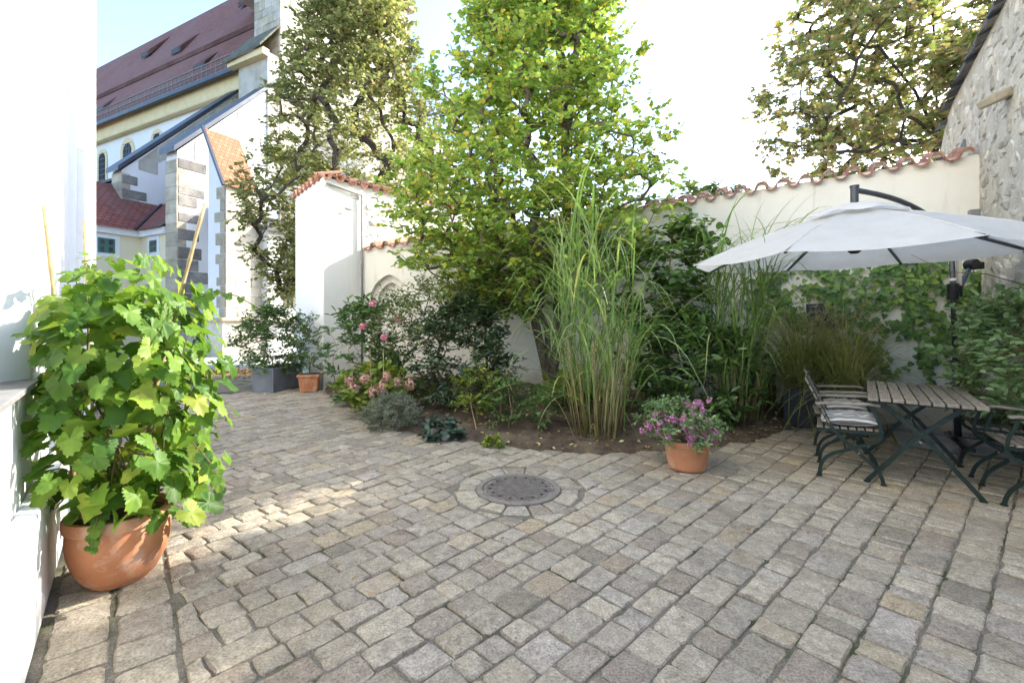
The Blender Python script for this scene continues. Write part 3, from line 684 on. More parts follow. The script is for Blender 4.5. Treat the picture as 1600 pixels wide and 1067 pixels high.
# limewashed rubble above the garden wall
def rubble(parent, origin, run, nrm, s0, s1, z0, z1, cw, ch, mat, depth=.035, name='rubble_stone', skip=None, prob=1.0):
    rows = max(1, int((z1 - z0) / ch)); cnt = 0
    for r_ in range(rows):
        za, zb = z0 + (z1 - z0) * r_ / rows, z0 + (z1 - z0) * (r_ + 1) / rows; s = s0 + R.uniform(-.5, 0) * cw
        while s < s1:
            w_ = cw * R.uniform(.5, 1.6); a_, b_ = max(s, s0), min(s + w_, s1); s += w_
            if b_ - a_ < .05 or R.random() > prob: continue
            if skip and skip((a_ + b_) / 2, (za + zb) / 2): continue
            j = lambda k=.045: R.uniform(-k, k); g = .008
            v_, t_, c = stone_geo([Vector((a_ + g, za + g + j())), Vector((b_ - g, za + g + j())), Vector((b_ - g + j(.05), zb - g + j())), Vector((a_ + g + j(.05), zb - g + j()))], 0, Vector((R.gauss(0, .12), R.gauss(0, .12))), True, .03, .022)
            dz = depth * R.uniform(.35, 1.25)
            W_ = [(lambda q: (q.x, q.y, z_))(origin + run * x_ + nrm * (h_ * .8 + dz)) for x_, z_, h_ in v_]
            o_ = bpy.data.objects.new(name, mesh_np(name, W_, t_, True)); o_.data.materials.append(mat); link(o_, parent); cnt += 1
    return cnt
rubble(gp, PC, PR, PRN, .93, 3.0, 3.0, 4.08, .24, .13, M['rubble_white'], .004)
rubble(gp, PC, PR, PRN, .10, .80, 3.3, 4.05, .30, .17, M['rubble_white'], .001, prob=.55)
m = MB(); m.tube([PRp(.82, .05, 3.98), PRp(.82, .05, .3)], .022, 8); m.tube([PRp(.05, .03, 4.06), PRp(.4, .035, 4.02), PRp(.82, .05, 3.98)], .022, 8); m.obj('downpipe', M['concrete'], gp, smooth=True)

# ------------------------------------------------------------------ stone building on the right
g2 = E2.cross(Vector((0, 0))) if False else Vector((-N2.x, -N2.y))     # run away from the courtyard, square to the garden wall
g2 = Vector((.56, .829)).normalized(); g2n = Vector((-g2.y, g2.x))      # its face looks left
sb = empty('stone_building', (P2.x, P2.y, 0), 'rough grey rubble stone building with slate verge at the right edge', 'building')
def SB(t_, off, z): p = P2 + g2 * t_ + g2n * off; return Vector((p.x, p.y, z))
EV = 4.62
def evz(t_): return float(np.interp(t_, [-1.6, .14, 1.3, 1.75, 2.2], [4.72, 4.60, 4.52, 4.38, 4.0]))
m = MB(); tk = [-1.55, -.6, .14, .8, 1.3, 1.55, 1.75, 2.0, 2.2]; m.slab([SB(-1.55, 0, -.1), SB(2.2, 0, -.1)] + [SB(q_, 0, evz(q_)) for q_ in tk[::-1]], SB(0, -4, 0) - SB(0, 0, 0)); m.obj('wall', M['mortar'], sb)
rubble(sb, P2, g2, g2n, -1.55, .02, .05, EV - .02, .22, .13, M['rubble'], .004)
rubble(sb, P2, g2, g2n, .02, 2.2, 2.8, EV - .05, .22, .13, M['rubble'], .004, skip=lambda s_, z_: (abs(s_ - .75) < .2 and abs(z_ - 3.7) < .1) or z_ > evz(s_) - .1)
m = MB(); m.add([SB(.58, .004, 3.62), SB(.92, .004, 3.6), SB(.9, .004, 3.74), SB(.75, .004, 3.8), SB(.6, .004, 3.75)], [tuple(range(5))]); m.obj('putlog_hole', M['black'], sb)
s = -1.6
while s < 1.75:
    ln = R.uniform(.22, .42); m = MB(); z = evz(s + ln / 2) + R.uniform(-.01, .03)
    m.hexa([SB(s, .09 + R.uniform(-.03, .03), z), SB(s + ln - .01, .09 + R.uniform(-.03, .03), z), SB(s + ln - .01, -.5, z + .25), SB(s, -.5, z + .25), SB(s, .09, z + .045), SB(s + ln - .01, .08, z + .045), SB(s + ln - .01, -.5, z + .3), SB(s, -.5, z + .3)]); m.obj('verge_slate', M['slate'], sb); s += ln
m = MB(); m.add([SB(-1.6, -.45, EV + .26), SB(1.6, -.45, EV + .20), SB(1.6, -2.6, EV + 2.0), SB(-1.6, -2.6, EV + 2.0), SB(1.6, -4.3, EV + .2), SB(-1.6, -4.3, EV + .2)], [(0, 1, 2, 3), (3, 2, 4, 5)]); m.obj('roof', M['slate'], sb)
m = MB(); m.bar(SB(-1.0, -.1, 3.74), SB(-1.14, .2, 3.60), .2, .09); m.obj('corbel_stone', M['sandstone'], sb, bevel=.02)
# unseen low block added right of the frame to shade the courtyard
nb = sb
m = MB(); m.hexa([SB(-1.56, -1.2, -.1), SB(-9, -1.2, -.1), SB(-9, -5, -.1), SB(-1.56, -5, -.1), SB(-1.56, -1.2, 3.1), SB(-9, -1.2, 3.1), SB(-9, -5, 3.1), SB(-1.56, -5, 3.1)][::1]); m.obj('shading_block_wall', M['garden_wall'], nb)
m = MB(); m.slab([SB(-1.56, -.95, 3.05), SB(-9.1, -.95, 3.05), SB(-9.1, -3.1, 4.2), SB(-1.56, -3.1, 4.2)], (0, 0, .08)); m.obj('shading_block_roof', M['church_roof'], nb)

# ------------------------------------------------------------------ church
CP_ = Vector((-9.96, 15.8)); CU = Vector((-.891, .454)).normalized(); CV = Vector((.454, .891)).normalized()
def C(a_, b_, z): p = CP_ + CU * a_ + CV * b_; return Vector((p.x, p.y, z))
def onb(x, y, b_):                     # measured point on the vertical plane b = const
    k = (x - 800) / F; d = (CP_.dot(CV) + b_) / (k * CV.x + CV.y); P = Vector((k * d, d)); return (P - CP_).dot(CU), H + (YH - y) / F * d
def ona(x, y, a_):
    k = (x - 800) / F; d = (CP_.dot(CU) + a_) / (k * CU.x + CU.y); P = Vector((k * d, d)); return (P - CP_).dot(CV), H + (YH - y) / F * d
ch = empty('church', (CP_.x, CP_.y, 0), 'large old church with steep red tiled roof, stepped buttresses and stone tower', 'church')
def cbox(m, a0, a1, b0, b1, z0, z1): m.hexa([C(a0, b0, z0), C(a0, b1, z0), C(a1, b1, z0), C(a1, b0, z0), C(a0, b0, z1), C(a0, b1, z1), C(a1, b1, z1), C(a1, b0, z1)])
def uvq(name, mat, pts, parent, su, sv_):
    me = bpy.data.meshes.new(name); me.from_pydata([tuple(p) for p in pts], [], [tuple(range(len(pts)))]); me.materials.append(mat); uv = me.uv_layers.new(name='UVMap')
    e = (Vector(pts[1]) - Vector(pts[0])).normalized(); nn = e.cross(Vector(pts[2]) - Vector(pts[0])).normalized(); f_ = nn.cross(e)
    for li, lp in enumerate(me.loops): q = Vector(pts[lp.vertex_index]) - Vector(pts[0]); uv.data[li].uv = (q.dot(e) / su, q.dot(f_) / sv_)
    o_ = bpy.data.objects.new(name, me); link(o_, parent); return o_
bN, EZ, RB, RZ = 5.2, 14.3, 12.2, 26.4
m = MB(); cbox(m, 3.2, 60, bN, 19, 0, 14.25); m.obj('nave_wall', M['church_plaster'], ch)
m = MB(); cbox(m, 4.6, 60, bN - .35, bN + .01, 13.1, 14.22); m.obj('cornice', M['ochre'], ch, bevel=.08)
rf = uvq('nave_roof', M['church_roof'], [C(4.6, bN - .55, EZ - .3), C(60, bN - .55, EZ - .3), C(60, RB, RZ), C(4.6, RB, RZ)], ch, .24, .20)
m = MB(); m.bar(C(4.6, bN - .65, EZ - .35), C(60, bN - .65, EZ - .35), .22, .2); m.obj('gutter', M['zinc'], ch)
m = MB()
for k in range(120):
    a_ = 5.6 + k * .42; m.bar(C(a_, bN - .35, EZ), C(a_, bN - .35, EZ + .75), .035, .035, (CU.x, CU.y, 0))
for zz in (.1, .45, .78): m.bar(C(5.5, bN - .35, EZ + zz), C(56, bN - .35, EZ + zz), .05, .05)
m.obj('snow_guard', M['concrete'], rf)
kk = (RZ - EZ) / (RB - bN)
m = MB(); m.bar(C(4.6, bN + 2.2, EZ + 2.2 * kk + .35), C(56, bN + 2.2, EZ + 2.2 * kk + .35), .35, .3); m.obj('roof_walkway', M['church_roof'], rf)
for x, y in ((232, 92), (281, 87), (386, 13), (318, 114), (163, 179)):
    # dormer: unproject onto the roof plane
    o_ = Vector((0, 0, H)); dv = Vector(((x - 800) / F, 1, (YH - y) / F)); pn = (C(60, 0, 0) - C(0, 0, 0)).cross(C(0, RB, RZ) - C(0, bN, EZ)).normalized(); tt = (C(5, bN, EZ) - o_).dot(pn) / dv.dot(pn); P_ = o_ + dv * tt
    cu, cv = Vector((CU.x, CU.y, 0)), Vector((CV.x, CV.y, 0)); w_ = .6
    d0 = MB(); A_, B_ = P_ - cu * w_, P_ + cu * w_; zt = Vector((0, 0, .42)); bk = cv * 1.5 + Vector((0, 0, 1.5 * kk))
    d0.add([A_ - cv * .25, B_ - cv * .25, B_ - cv * .25 + zt, A_ - cv * .25 + zt, A_ + bk, B_ + bk], [(0, 1, 2, 3), (3, 2, 5, 4), (0, 3, 4), (1, 5, 2)]); dm = d0.obj('dormer', M['church_roof'], rf)
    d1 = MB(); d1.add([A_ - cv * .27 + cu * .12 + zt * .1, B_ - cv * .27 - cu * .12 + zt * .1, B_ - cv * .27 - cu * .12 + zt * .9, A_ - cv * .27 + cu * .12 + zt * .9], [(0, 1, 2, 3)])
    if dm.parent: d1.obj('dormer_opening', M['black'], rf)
# nave windows: ochre surround, dark glass
def arched_window(a_c, z_b, z_t, w_, b_, parent):
    N_ = 14; rr = w_ / 2
    def ring(r_, zb_, off):
        pts = [C(a_c - r_, b_ + off, zb_)]
        for k in range(N_ + 1): t_ = math.pi * k / N_; pts.append(C(a_c - r_ * math.cos(t_), b_ + off, z_t - rr + r_ * math.sin(t_)))
        pts.append(C(a_c + r_, b_ + off, zb_)); return pts
    wv = Vector((CV.x, CV.y, 0)); m_ = MB(); o1, o2 = ring(rr * 1.3, z_b - .1, -.03), ring(rr * .82, z_b + .1, -.03); n = len(o1)
    m_.add(o1 + o2, [(i, i + 1, n + i + 1, n + i) for i in range(n - 1)]); w0 = m_.obj('window', M['ochre'], parent)
    m_ = MB(); m_.add(ring(rr * .82, z_b + .1, -.012), [tuple(range(n))]); m_.obj('pane', M['glass'], w0)
    m_ = MB()
    for k in range(-2, 3): m_.bar(C(a_c + k * rr * .3, b_ - .03, z_b + .1), C(a_c + k * rr * .3, b_ - .03, z_t - .1 - abs(k) * rr * .15), .03, .03, (CV.x, CV.y, 0))
    for k in range(6): zz = z_b + (z_t - z_b) * (k + .5) / 6; m_.bar(C(a_c - rr * .75, b_ - .03, zz), C(a_c + rr * .75, b_ - .03, zz), .03, .03)
    m_.obj('lattice', M['zinc'], w0)
for x0, x1, yt, yb in ((152, 168, 237, 288), (189, 210, 221, 272), (236, 255, 206, 256)):
    a0, z_ = onb(x0, yt, bN); a1, zt = onb(x1, yt, bN); _, zb = onb(x0, yb, bN); arched_window((a0 + a1) / 2, zb, (zt + z_) / 2, abs(a1 - a0) * .8, bN, ch)
# sloped buttresses
def buttress(a0, a1, zf, b1, zt):
    m_ = MB(); m_.slab([C(a0, 0, 0), C(a0, b1, 0), C(a0, b1, zt), C(a0, 0, zf)], C(a1, 0, 0) - C(a0, 0, 0)); b_ = m_.obj('buttress', M['church_plaster'], ch)
    m_ = MB(); ov = .14; m_.slab([C(a0 - ov, -.18, zf - .08), C(a0 - ov, b1, zt + .02), C(a0 - ov, b1, zt + .2), C(a0 - ov, -.18, zf + .12)], C(a1 + 2 * ov, 0, 0) - C(a0, 0, 0)); m_.obj('coping', M['zinc'], b_)
    z = .1 if a0 < 5 else 5.4                   # front face blocks
    while z < zf - .35:
        h_ = R.uniform(.34, .55); m_ = MB(); cbox(m_, a0 - .012, a1 + .012, -.03, .3, z, min(z + h_ - .015, zf - .1)); m_.obj('stone_block', M['sandstone'], b_); z += h_
    z = 1.0 if a0 < 5 else 5.6; k = 0
    while z < zf - .4:                          # quoins on the side that faces right
        h_ = R.uniform(.34, .5); w_ = (.75, .35)[k % 2] * R.uniform(.7, 1.3); m_ = MB(); cbox(m_, a0 - .03, a0 + .2, .02, .3 + w_, z, z + h_ - .03); m_.obj('quoin', M['sandstone_dark'] if R.random() < .72 else M['sandstone'], b_, bevel=.02); z += h_ + (R.uniform(.1, .3) if R.random() < .3 else 0); k += 1
    s_ = .6; sl = (zt - zf) / b1                # stepped stones under the coping
    while s_ < b1 - .3:
        w_ = R.uniform(.45, .75); m_ = MB(); zz = zf + sl * s_; m_.slab([C(a0 - .025, s_, zz - R.uniform(.45, .9)), C(a0 - .025, s_ + w_ - .03, zz - R.uniform(.35, .6)), C(a0 - .025, s_ + w_ - .03, zz + sl * w_ - .1), C(a0 - .025, s_, zz - .1)], C(.2, 0, 0) - C(0, 0, 0)); m_.obj('stone_block', M['sandstone_pale'], b_); s_ += w_
    return b_
buttress(2.98, 3.73, 7.7, 5.2, 13.3); buttress(7.17, 7.92, 7.6, 5.2, 13.3)
# aisle between the buttresses with slate lean-to roof
m = MB(); cbox(m, 3.7, 40, 2.2, bN, 0, 8.3); m.obj('aisle_wall', M['church_plaster'], ch)
m = MB(); cbox(m, 3.7, 40, 2.0, 2.2, 8.0, 8.4); m.obj('aisle_cornice', M['sandstone'], ch)
m = MB(); m.slab([C(3.7, 1.75, 8.35), C(40, 1.75, 8.35), C(40, bN, 10.4), C(3.7, bN, 10.4)], (0, 0, .12)); m.obj('aisle_roof', M['slate'], ch)
# corner buttress with orange half roof, ledge and ashlar side
bC = 1.35
m = MB(); m.slab([C(0, 0, 0), C(1.0, 0, 0), C(1.0, 0, 7.9), C(0, 0, 6.15)], C(0, bC, 0) - C(0, 0, 0)); cb = m.obj('corner_buttress', M['church_plaster'], ch)
uvq('tiled_cap', M['orange_roof'], [C(-.16, -.12, 5.98), C(-.16, bC - .2, 5.98), C(1.04, bC - .2, 8.15), C(1.04, -.12, 8.15)], cb, .17, .17)
m = MB(); m.bar(C(-.18, -.16, 5.95), C(1.06, -.16, 8.2), .09, .09); m.obj('verge_board', M['zinc'], cb)
z = .15; k = 0
while z < 5.9:
    h_ = R.uniform(.3, .46)
    m = MB(); w_ = (.5, .28)[k % 2] * R.uniform(.9, 1.2); cbox(m, .0, w_, -.03, .25, z, z + h_ - .02); m.obj('quoin', M['sandstone'], cb, bevel=.015)
    s_ = .0
    while s_ < bC - .05:
        w_ = min(R.uniform(.35, .7), bC - s_); m = MB(); cbox(m, -.035, .15, s_ + .005, s_ + w_ - .012, z, z + h_ - .012); m.obj('stone_block', M['sandstone_pale'], cb, bevel=.012); s_ += w_
    z += h_; k += 1
m = MB(); cbox(m, -.32, 1.1, -.32, bC + .1, 1.28, 1.42); m.obj('ledge', M['sandstone'], cb, bevel=.05)
m = MB(); cbox(m, -.2, 1.05, -.2, bC, 0, 1.28); m.obj('base', M['sandstone_pale'], cb)
# lower chapel right of it
m = MB(); cbox(m, -.35, 2.95, bC, 8, 0, 4.7); cl = m.obj('chapel_wall', M['church_plaster'], ch)
m = MB(); m.slab([C(-.6, bC - .2, 4.6), C(-.6, 8, 4.6), C(2.9, 8, 5.8), C(2.9, bC - .2, 5.8)], (0, 0, .1)); m.obj('chapel_roof', M['slate'], ch)
for b0 in (2.0, 4.3, 6.2):
    m = MB(); m.slab([C(-.37, b0, 1.8), C(-.37, b0 + .9, 1.8), C(-.37, b0 + .9, 3.7), C(-.37, b0 + .45, 4.3), C(-.37, b0, 3.7)], C(.05, 0, 0) - C(0, 0, 0)); w0 = m.obj('window', M['glass'], cl)
    m = MB()
    for k in range(1, 5): m.bar(C(-.4, b0 + .18 * k, 1.8), C(-.4, b0 + .18 * k, 3.9), .03, .03, (CU.x, CU.y, 0))
    for k in range(1, 6): m.bar(C(-.4, b0, 1.7 + .4 * k), C(-.4, b0 + .9, 1.7 + .4 * k), .03, .03)
    m.obj('lattice', M['zinc'], w0)
for b0 in (3.2, 5.4, 7.3):
    z = 0.1
    while z < 4.4: h_ = R.uniform(.35, .5); m = MB(); cbox(m, -.75, -.3, b0, b0 + .6, z, z + h_ - .02); m.obj('stone_block', M['sandstone'], cl); z += h_
m = MB(); cbox(m, -.75, -.3, bC, 8, 1.2, 1.34); m.obj('ledge', M['sandstone'], cl, bevel=.04)
# tower
aT, bT, bE, TZ = 2.9, 4.2, 13.2, 20.8
m = MB(); cbox(m, aT, 4.7, bT, bE, 0, TZ); cbox(m, 4.7, 12, 9.5, bE, 0, TZ); tw = m.obj('tower', M['sandstone_pale'], ch)
m = MB(); m.slab([C(aT - .3, bT - .3, TZ), C(aT - .3, bE + .3, TZ), C(4.9, bE + .3, TZ), C(4.9, bT - .3, TZ)], (0, 0, .35)); m.obj('tower_cornice', M['sandstone'], tw, bevel=.05)
m = MB(); m.add([C(aT - .2, bT - .2, TZ + .35), C(aT - .2, bE + .2, TZ + .35), C(12, bE + .2, TZ + .35), C(12, bT, TZ + .35), C(7, 8.7, TZ + 8)], [(0, 1, 4), (1, 2, 4), (2, 3, 4), (3, 0, 4)]); m.obj('tower_roof', M['church_plaster'], tw)
nblk = 0; z = 9.0
while z < 17.5:                                   # ashlar of the faces one can see
    h_ = R.uniform(.34, .5); s_ = aT
    while s_ < 4.7:
        w_ = min(R.uniform(.4, .8), 4.7 - s_); m = MB(); cbox(m, s_ + .006, s_ + w_ - .006, bT - .03 - R.uniform(0, .02), bT + .2, z, z + h_ - .012); m.obj('stone_block', M['sandstone'] if R.random() < .7 else M['sandstone_pale'], tw); s_ += w_; nblk += 1
    s_ = bT
    while s_ < 8:
        w_ = R.uniform(.5, 1.0); m = MB(); cbox(m, aT - .03 - R.uniform(0, .02), aT + .2, s_ + .006, s_ + w_ - .006, z, z + h_ - .012); m.obj('stone_block', M['sandstone_pale'] if R.random() < .75 else M['sandstone'], tw); s_ += w_; nblk += 1
    z += h_
# mossy slate weathering where tower meets the nave
m = MB(); m.slab([C(2.85, 3.2, 13.35), C(5.6, 3.2, 13.2), C(5.2, 4.22, 14.7), C(2.85, 4.17, 14.7)], (0, 0, .12)); m.obj('weathering', M['moss_slate'], ch)
m = MB(); cbox(m, 2.9, 5.0, 3.6, bN, 8, 13.3); m.obj('tower_foot', M['sandstone_pale'], ch)
m = MB(); cbox(m, 2.8, 5.4, 3.3, 3.6, 13.05, 13.35); m.obj('foot_cornice', M['ochre'], ch)
m = MB(); m.tube([C(5.6, bN - .6, EZ - .4), C(5.5, bN - .3, EZ - 1.1), C(5.5, bN - .1, EZ - 1.8), C(5.5, bN - .1, 9)], .08, 8); m.obj('downpipe', M['zinc'], ch, smooth=True)
# low cream annex
ax = empty('church_annex', C(5.75, .05, 0), 'low cream annex with red tiled roof and small green windows by the church', 'building')
A1, B1, AZ = 5.75, .05, 4.9
m = MB(); cbox(m, 3.75, A1, B1, 2.1, 0, AZ); cbox(m, A1, 11, -5, 2.1, 0, AZ); m.obj('wall', M['annex_plaster'], ax)
m = MB(); cbox(m, 3.75, A1 - .12, B1 - .15, B1 + .02, AZ - .25, AZ); cbox(m, A1 - .15, A1 + .02, -5, B1 - .15, AZ - .25, AZ); m.obj('cornice', M['white_paint'], ax)
uvq('roof', M['annex_roof'], [C(A1 - .28, B1 - .28, AZ - .02), C(3.75, B1 - .28, AZ - .02), C(3.75, 2.2, AZ + 2.2), C(A1 + 2.2, 2.2, AZ + 2.2)], ax, .22, .2)
uvq('roof', M['annex_roof'], [C(A1 - .28, -5, AZ - .02), C(A1 - .28, B1 - .28, AZ - .02), C(A1 + 2.2, 2.2, AZ + 2.2), C(A1 + 2.2, -5, AZ + 2.2)], ax, .22, .2)
m = MB(); m.tube([C(A1 - .28, B1 - .28, AZ + .02), C(A1 + 2.2, 2.2, AZ + 2.24)], .06, 6); m.obj('valley', M['zinc'], ax)
def framed(plane, x0, x1, y0, y1, c0, mull):
    if plane == 'a':
        q0, z0 = ona(x0, y1, c0); q1, z1 = ona(x1, y0, c0); pt = lambda q, z, o_: C(c0 + o_, q, z)
    else:
        q0, z0 = onb(x0, y1, c0); q1, z1 = onb(x1, y0, c0); pt = lambda q, z, o_: C(q, c0 + o_, z)
    def rect(m_, a_, b_, c_, d_, o0, o1): m_.slab([pt(a_, c_, o0), pt(b_, c_, o0), pt(b_, d_, o0), pt(a_, d_, o0)], pt(0, 0, o1) - pt(0, 0, o0))
    sg = 1 if q1 > q0 else -1; wq = .16 * sg
    m_ = MB(); rect(m_, q0 - wq, q1 + wq, z0 - .16, z1 + .16, -.03, .02); w0 = m_.obj('window', M['white_paint'], ax)
    m_ = MB(); rect(m_, q0, q1, z0, z1, -.045, -.031); m_.obj('frame', M['green_frame'], w0)
    n = 2 if mull else 1; dq, dz = (q1 - q0) / n, (z1 - z0) / 2
    for i in range(n):
        for j in range(2): m_ = MB(); rect(m_, q0 + i * dq + .07 * sg, q0 + (i + 1) * dq - .07 * sg, z0 + j * dz + .05, z0 + (j + 1) * dz - .05, -.055, -.046); m_.obj('pane', M['glass'], w0)
framed('a', 152, 179, 374, 394, A1, True); framed('b', 235, 246, 375, 395, B1, False)
a0, zt = onb(238, 446, B1); N_ = 14; m = MB(); pts = [C(a0 - .62, B1 - .03, 0)] + [C(a0 - .62 * math.cos(math.pi * k / N_), B1 - .03, zt - .62 + .62 * math.sin(math.pi * k / N_)) for k in range(N_ + 1)] + [C(a0 + .62, B1 - .03, 0)]
m.add(pts, [tuple(range(len(pts)))]); m.obj('door', M['sandstone'], ax)

# ------------------------------------------------------------------ trees
def tree(name, label, base, stems, env, nt, leafmat, barkmat, leaf, t, ntw, ltw, nl, r0, rmax, droop=.1, flat=.45, updir=.15, bend=.3, twr=.004, pen=.0, rel=1.0):
    """stems: list of node lines from the base; env(n) gives crown target points"""
    root = empty(name, base, label, 'tree')
    nodes, par = [np.array(base, float)], [-1]
    for line in stems:
        p = 0
        for q in line: nodes.append(np.array(q, float)); par.append(p); p = len(nodes) - 1
    T = env(nt)
    nd, par, tips = skeleton(nodes, par, T, bend, 2, pen=pen)
    c = np.zeros(len(nd))
    for i in tips: c[i] += 1
    for i in range(len(nd) - 1, 0, -1): c[par[i]] += c[i]
    r = np.minimum(r0 * np.maximum(c, 1) ** .55, rmax)
    rc = np.zeros(len(nd))
    for i in range(1, len(nd)): rc[par[i]] = max(rc[par[i]], r[i])
    trunk, br = MB(), MB(); n0 = len(nodes)
    for line_i in range(1, n0): trunk.tube([nd[par[line_i]], nd[line_i]], [min(r[par[line_i]], r[line_i] * 1.25), min(r[line_i], max(rc[line_i] * 1.2, r0 * 1.5))], 9, False)
    for i in range(n0, len(nd)): br.tube([nd[par[i]], nd[i]], [min(r[par[i]], r[i] * 1.4), min(r[i], max(rc[i] * 1.3, r0))], 5, False)
    dirs = nrmz(nd[tips] - nd[[par[i] for i in tips]])
    P, D, N, ln = twigs(nd[tips], dirs, ntw, ltw, nl, flat, 1.0, droop, updir); thin_lines(br, ln, twr)
    trunk.obj('trunk', M[barkmat], root, smooth=True); br.obj('branches', M[barkmat], root, smooth=True)
    L = leaf[0] * rng.uniform(.6, 1.2, len(P)); leafcloud('crown', M[leafmat], root, P, D, N, L, L * leaf[1] / leaf[0], t)
    return root
def interp(z, tab): return np.interp(z, [q[0] for q in tab], [q[1] for q in tab])
def in_strip(p):                                   # a gap in the crowns lets one beam of sun reach the cobbles
    q = Vector(p) - SV * (p[2] / SV.z); a_, b_ = Vector((-2.15, 2.7)), Vector((-1.1, 3.9)); d_ = (b_ - a_).normalized(); w_ = Vector((q.x, q.y)) - a_
    return -.2 < w_.dot(d_) < 1.8 and abs(w_.dot(Vector((-d_.y, d_.x)))) < (.62 if p[1] > 8.3 else .36)
# katsura in the bed
KB = G(860, 624); KB.z = .1
def env_katsura(n):
    out = []; prof = [(1.45, .9), (1.9, 1.7), (2.6, 2.25), (3.2, 2.45), (4.2, 2.1), (5.2, 1.65), (6.2, 1.25), (7.2, .95), (8.2, .45)]
    while len(out) < n:
        z = R.uniform(1.5, 8.2) if R.random() > .17 else R.uniform(1.7, 3.3); rm = interp(z, prof); a_ = R.uniform(0, 6.283); q = math.sqrt(R.uniform(.05, 1)) * rm * (1 + .14 * math.sin(z * 9 + a_ * 2))
        x = .33 + (z - 3) * .07 + math.cos(a_) * q; y = 7.75 + math.sin(a_) * q * .72
        if (Vector((x, y)) - (P1 if x > P1.x else P0)).dot(N2 if x > P1.x else N1) < .25 and z < 3.6: continue
        if z < 2.0 and x > .5: continue
        if in_strip((x, y, z)): continue
        out.append((x, y, z + .12 * (q / rm)))
    return np.array(out)
kx, ky = KB.x, KB.y
st_k = [[(kx - .12, ky, .7), (kx - .27, ky, 1.35), (kx - .35, ky - .1, 2.2), (kx - .5, ky - .15, 3.3), (kx - .55, ky - .1, 4.6), (kx - .5, ky, 6.2)],
        [(kx + .10, ky + .05, .8), (kx + .13, ky + .05, 1.8), (kx + .3, ky, 3.0), (kx + .25, ky, 4.6), (kx + .1, ky, 6.6), (kx, ky, 7.6)],
        [(kx + .2, ky + .1, .8), (kx + .45, ky + .1, 1.9), (kx + .95, ky, 3.0), (kx + 1.2, ky, 4.4)],
        [(kx - .05, ky + .1, 1.2), (kx - .5, ky + .1, 2.3), (kx - 1.25, ky, 3.1), (kx - 1.7, ky, 3.8)]]
tree('katsura_tree', 'bright green and yellow multi-stemmed tree in the middle of the bed', KB, st_k, env_katsura, 1380, 'katsura', 'bark', (.078, .071), 'round', 4, .36, 8, .0042, .075, .12, .35, .12)
# linden by the church
def env_linden(n):
    out = []; prof = [(2.0, .7), (2.8, 1.4), (4.2, 2.4), (5.5, 2.9), (7, 2.5), (8.5, 1.95), (10, 1.6), (12, 1.1), (13, .5)]; cx = [(2, -6.1), (3.5, -5.6), (5, -5.0), (7, -4.7), (10, -4.5), (13, -4.4)]
    while len(out) < n:
        z = R.uniform(2.1, 12.6); rm = interp(z, prof); a_ = R.uniform(0, 6.283); q = math.sqrt(R.uniform(.12, 1)) * rm
        out.append((interp(z, cx) + math.cos(a_) * q, 13.4 + math.sin(a_) * q * .8, z))
    return np.array(out)
tree('linden_tree', 'tall dense olive green tree in front of the church tower', Vector((-4.9, 13.4, -.05)),
     [[(-4.95, 13.4, 2), (-4.9, 13.4, 4), (-4.85, 13.4, 6.5), (-4.8, 13.4, 9), (-4.8, 13.4, 11.5)], [(-5.3, 13.2, 3.2), (-6.1, 13.0, 4.4), (-7, 12.9, 5.2)], [(-4.5, 13.4, 4.5), (-3.6, 13.5, 6)]],
     env_linden, 800, 'linden', 'bark_dark', (.12, .10), 'oval', 5, .5, 9, .007, .2, .15, .7, .05, twr=.006)
# autumn maple behind the garden wall
def env_maple(n):
    out = []
    while len(out) < n:
        v_ = np.array([R.uniform(-1, 1) for _ in range(3)]); l_ = np.linalg.norm(v_)
        if l_ > 1 or l_ < .25: continue
        p = np.array([9.6, 10.6, 7.0]) + v_ * np.array([3.7, 3.0, 3.4])
        if p[0] < 6.6 and p[2] > 7.5: continue
        if len(out) % 8 == 0: p = np.array([9.0, 8.7, 7.0]) + v_ * np.array([1.3, .9, 1.3])
        if p[2] < 4.3 or in_strip(p): continue
        vv_ = Vector(p) - Vector((-2.05, 2.45, 1.15))
        if (vv_ - SV * vv_.dot(SV)).length < 1.15: continue
        x_, y_ = 800 + F * p[0] / p[1], YH - F * (p[2] - H) / p[1]
        out.append(p)
    return np.array(out)
tree('maple_tree', 'brown and orange autumn maple behind the right garden wall', Vector((10.4, 11.0, -.05)),
     [[(10.3, 11, 2), (10.2, 10.9, 4), (10.1, 10.8, 6), (9.9, 10.7, 8.5)], [(10.0, 10.8, 4.4), (9.0, 10.6, 5.0), (7.8, 10.4, 5.4), (6.9, 10.3, 5.8)], [(10.2, 10.8, 5.5), (9.2, 10.4, 6.6), (8.2, 10.2, 7.5)]],
     env_maple, 680, 'maple', 'bark_dark', (.115, .115), 'lobed', 5, .42, 8, .006, .17, .12, .6, .08, twr=.005)
# dark tree far off
def ell(c, r, n, inner=.3):
    out = []
    while len(out) < n:
        v_ = np.array([R.uniform(-1, 1) for _ in range(3)]); l_ = np.linalg.norm(v_)
        if inner < l_ < 1: out.append(np.array(c) + v_ * np.array(r))
    return np.array(out)
tree('copper_tree', 'dark brownish tree far off between the linden and the bright tree', Vector((-3.6, 26, -.05)), [[(-3.6, 26, 4), (-3.6, 26, 8), (-3.6, 26, 11)]],
     lambda n: ell((-3.6, 26, 10.8), (2.6, 2, 3.6), n), 160, 'maple', 'bark_dark', (.17, .14), 'oval', 5, .6, 7, .012, .22, .1, .7, .05, twr=.008)
shrub('background_shrub', 'green shrub top just showing over the garden wall', (4.7, 11.2, -.05), 1.1, 4.62, 120, 'light_shrub', (.11, .07), 'oval', 4, .3, 7, z0=3.0)

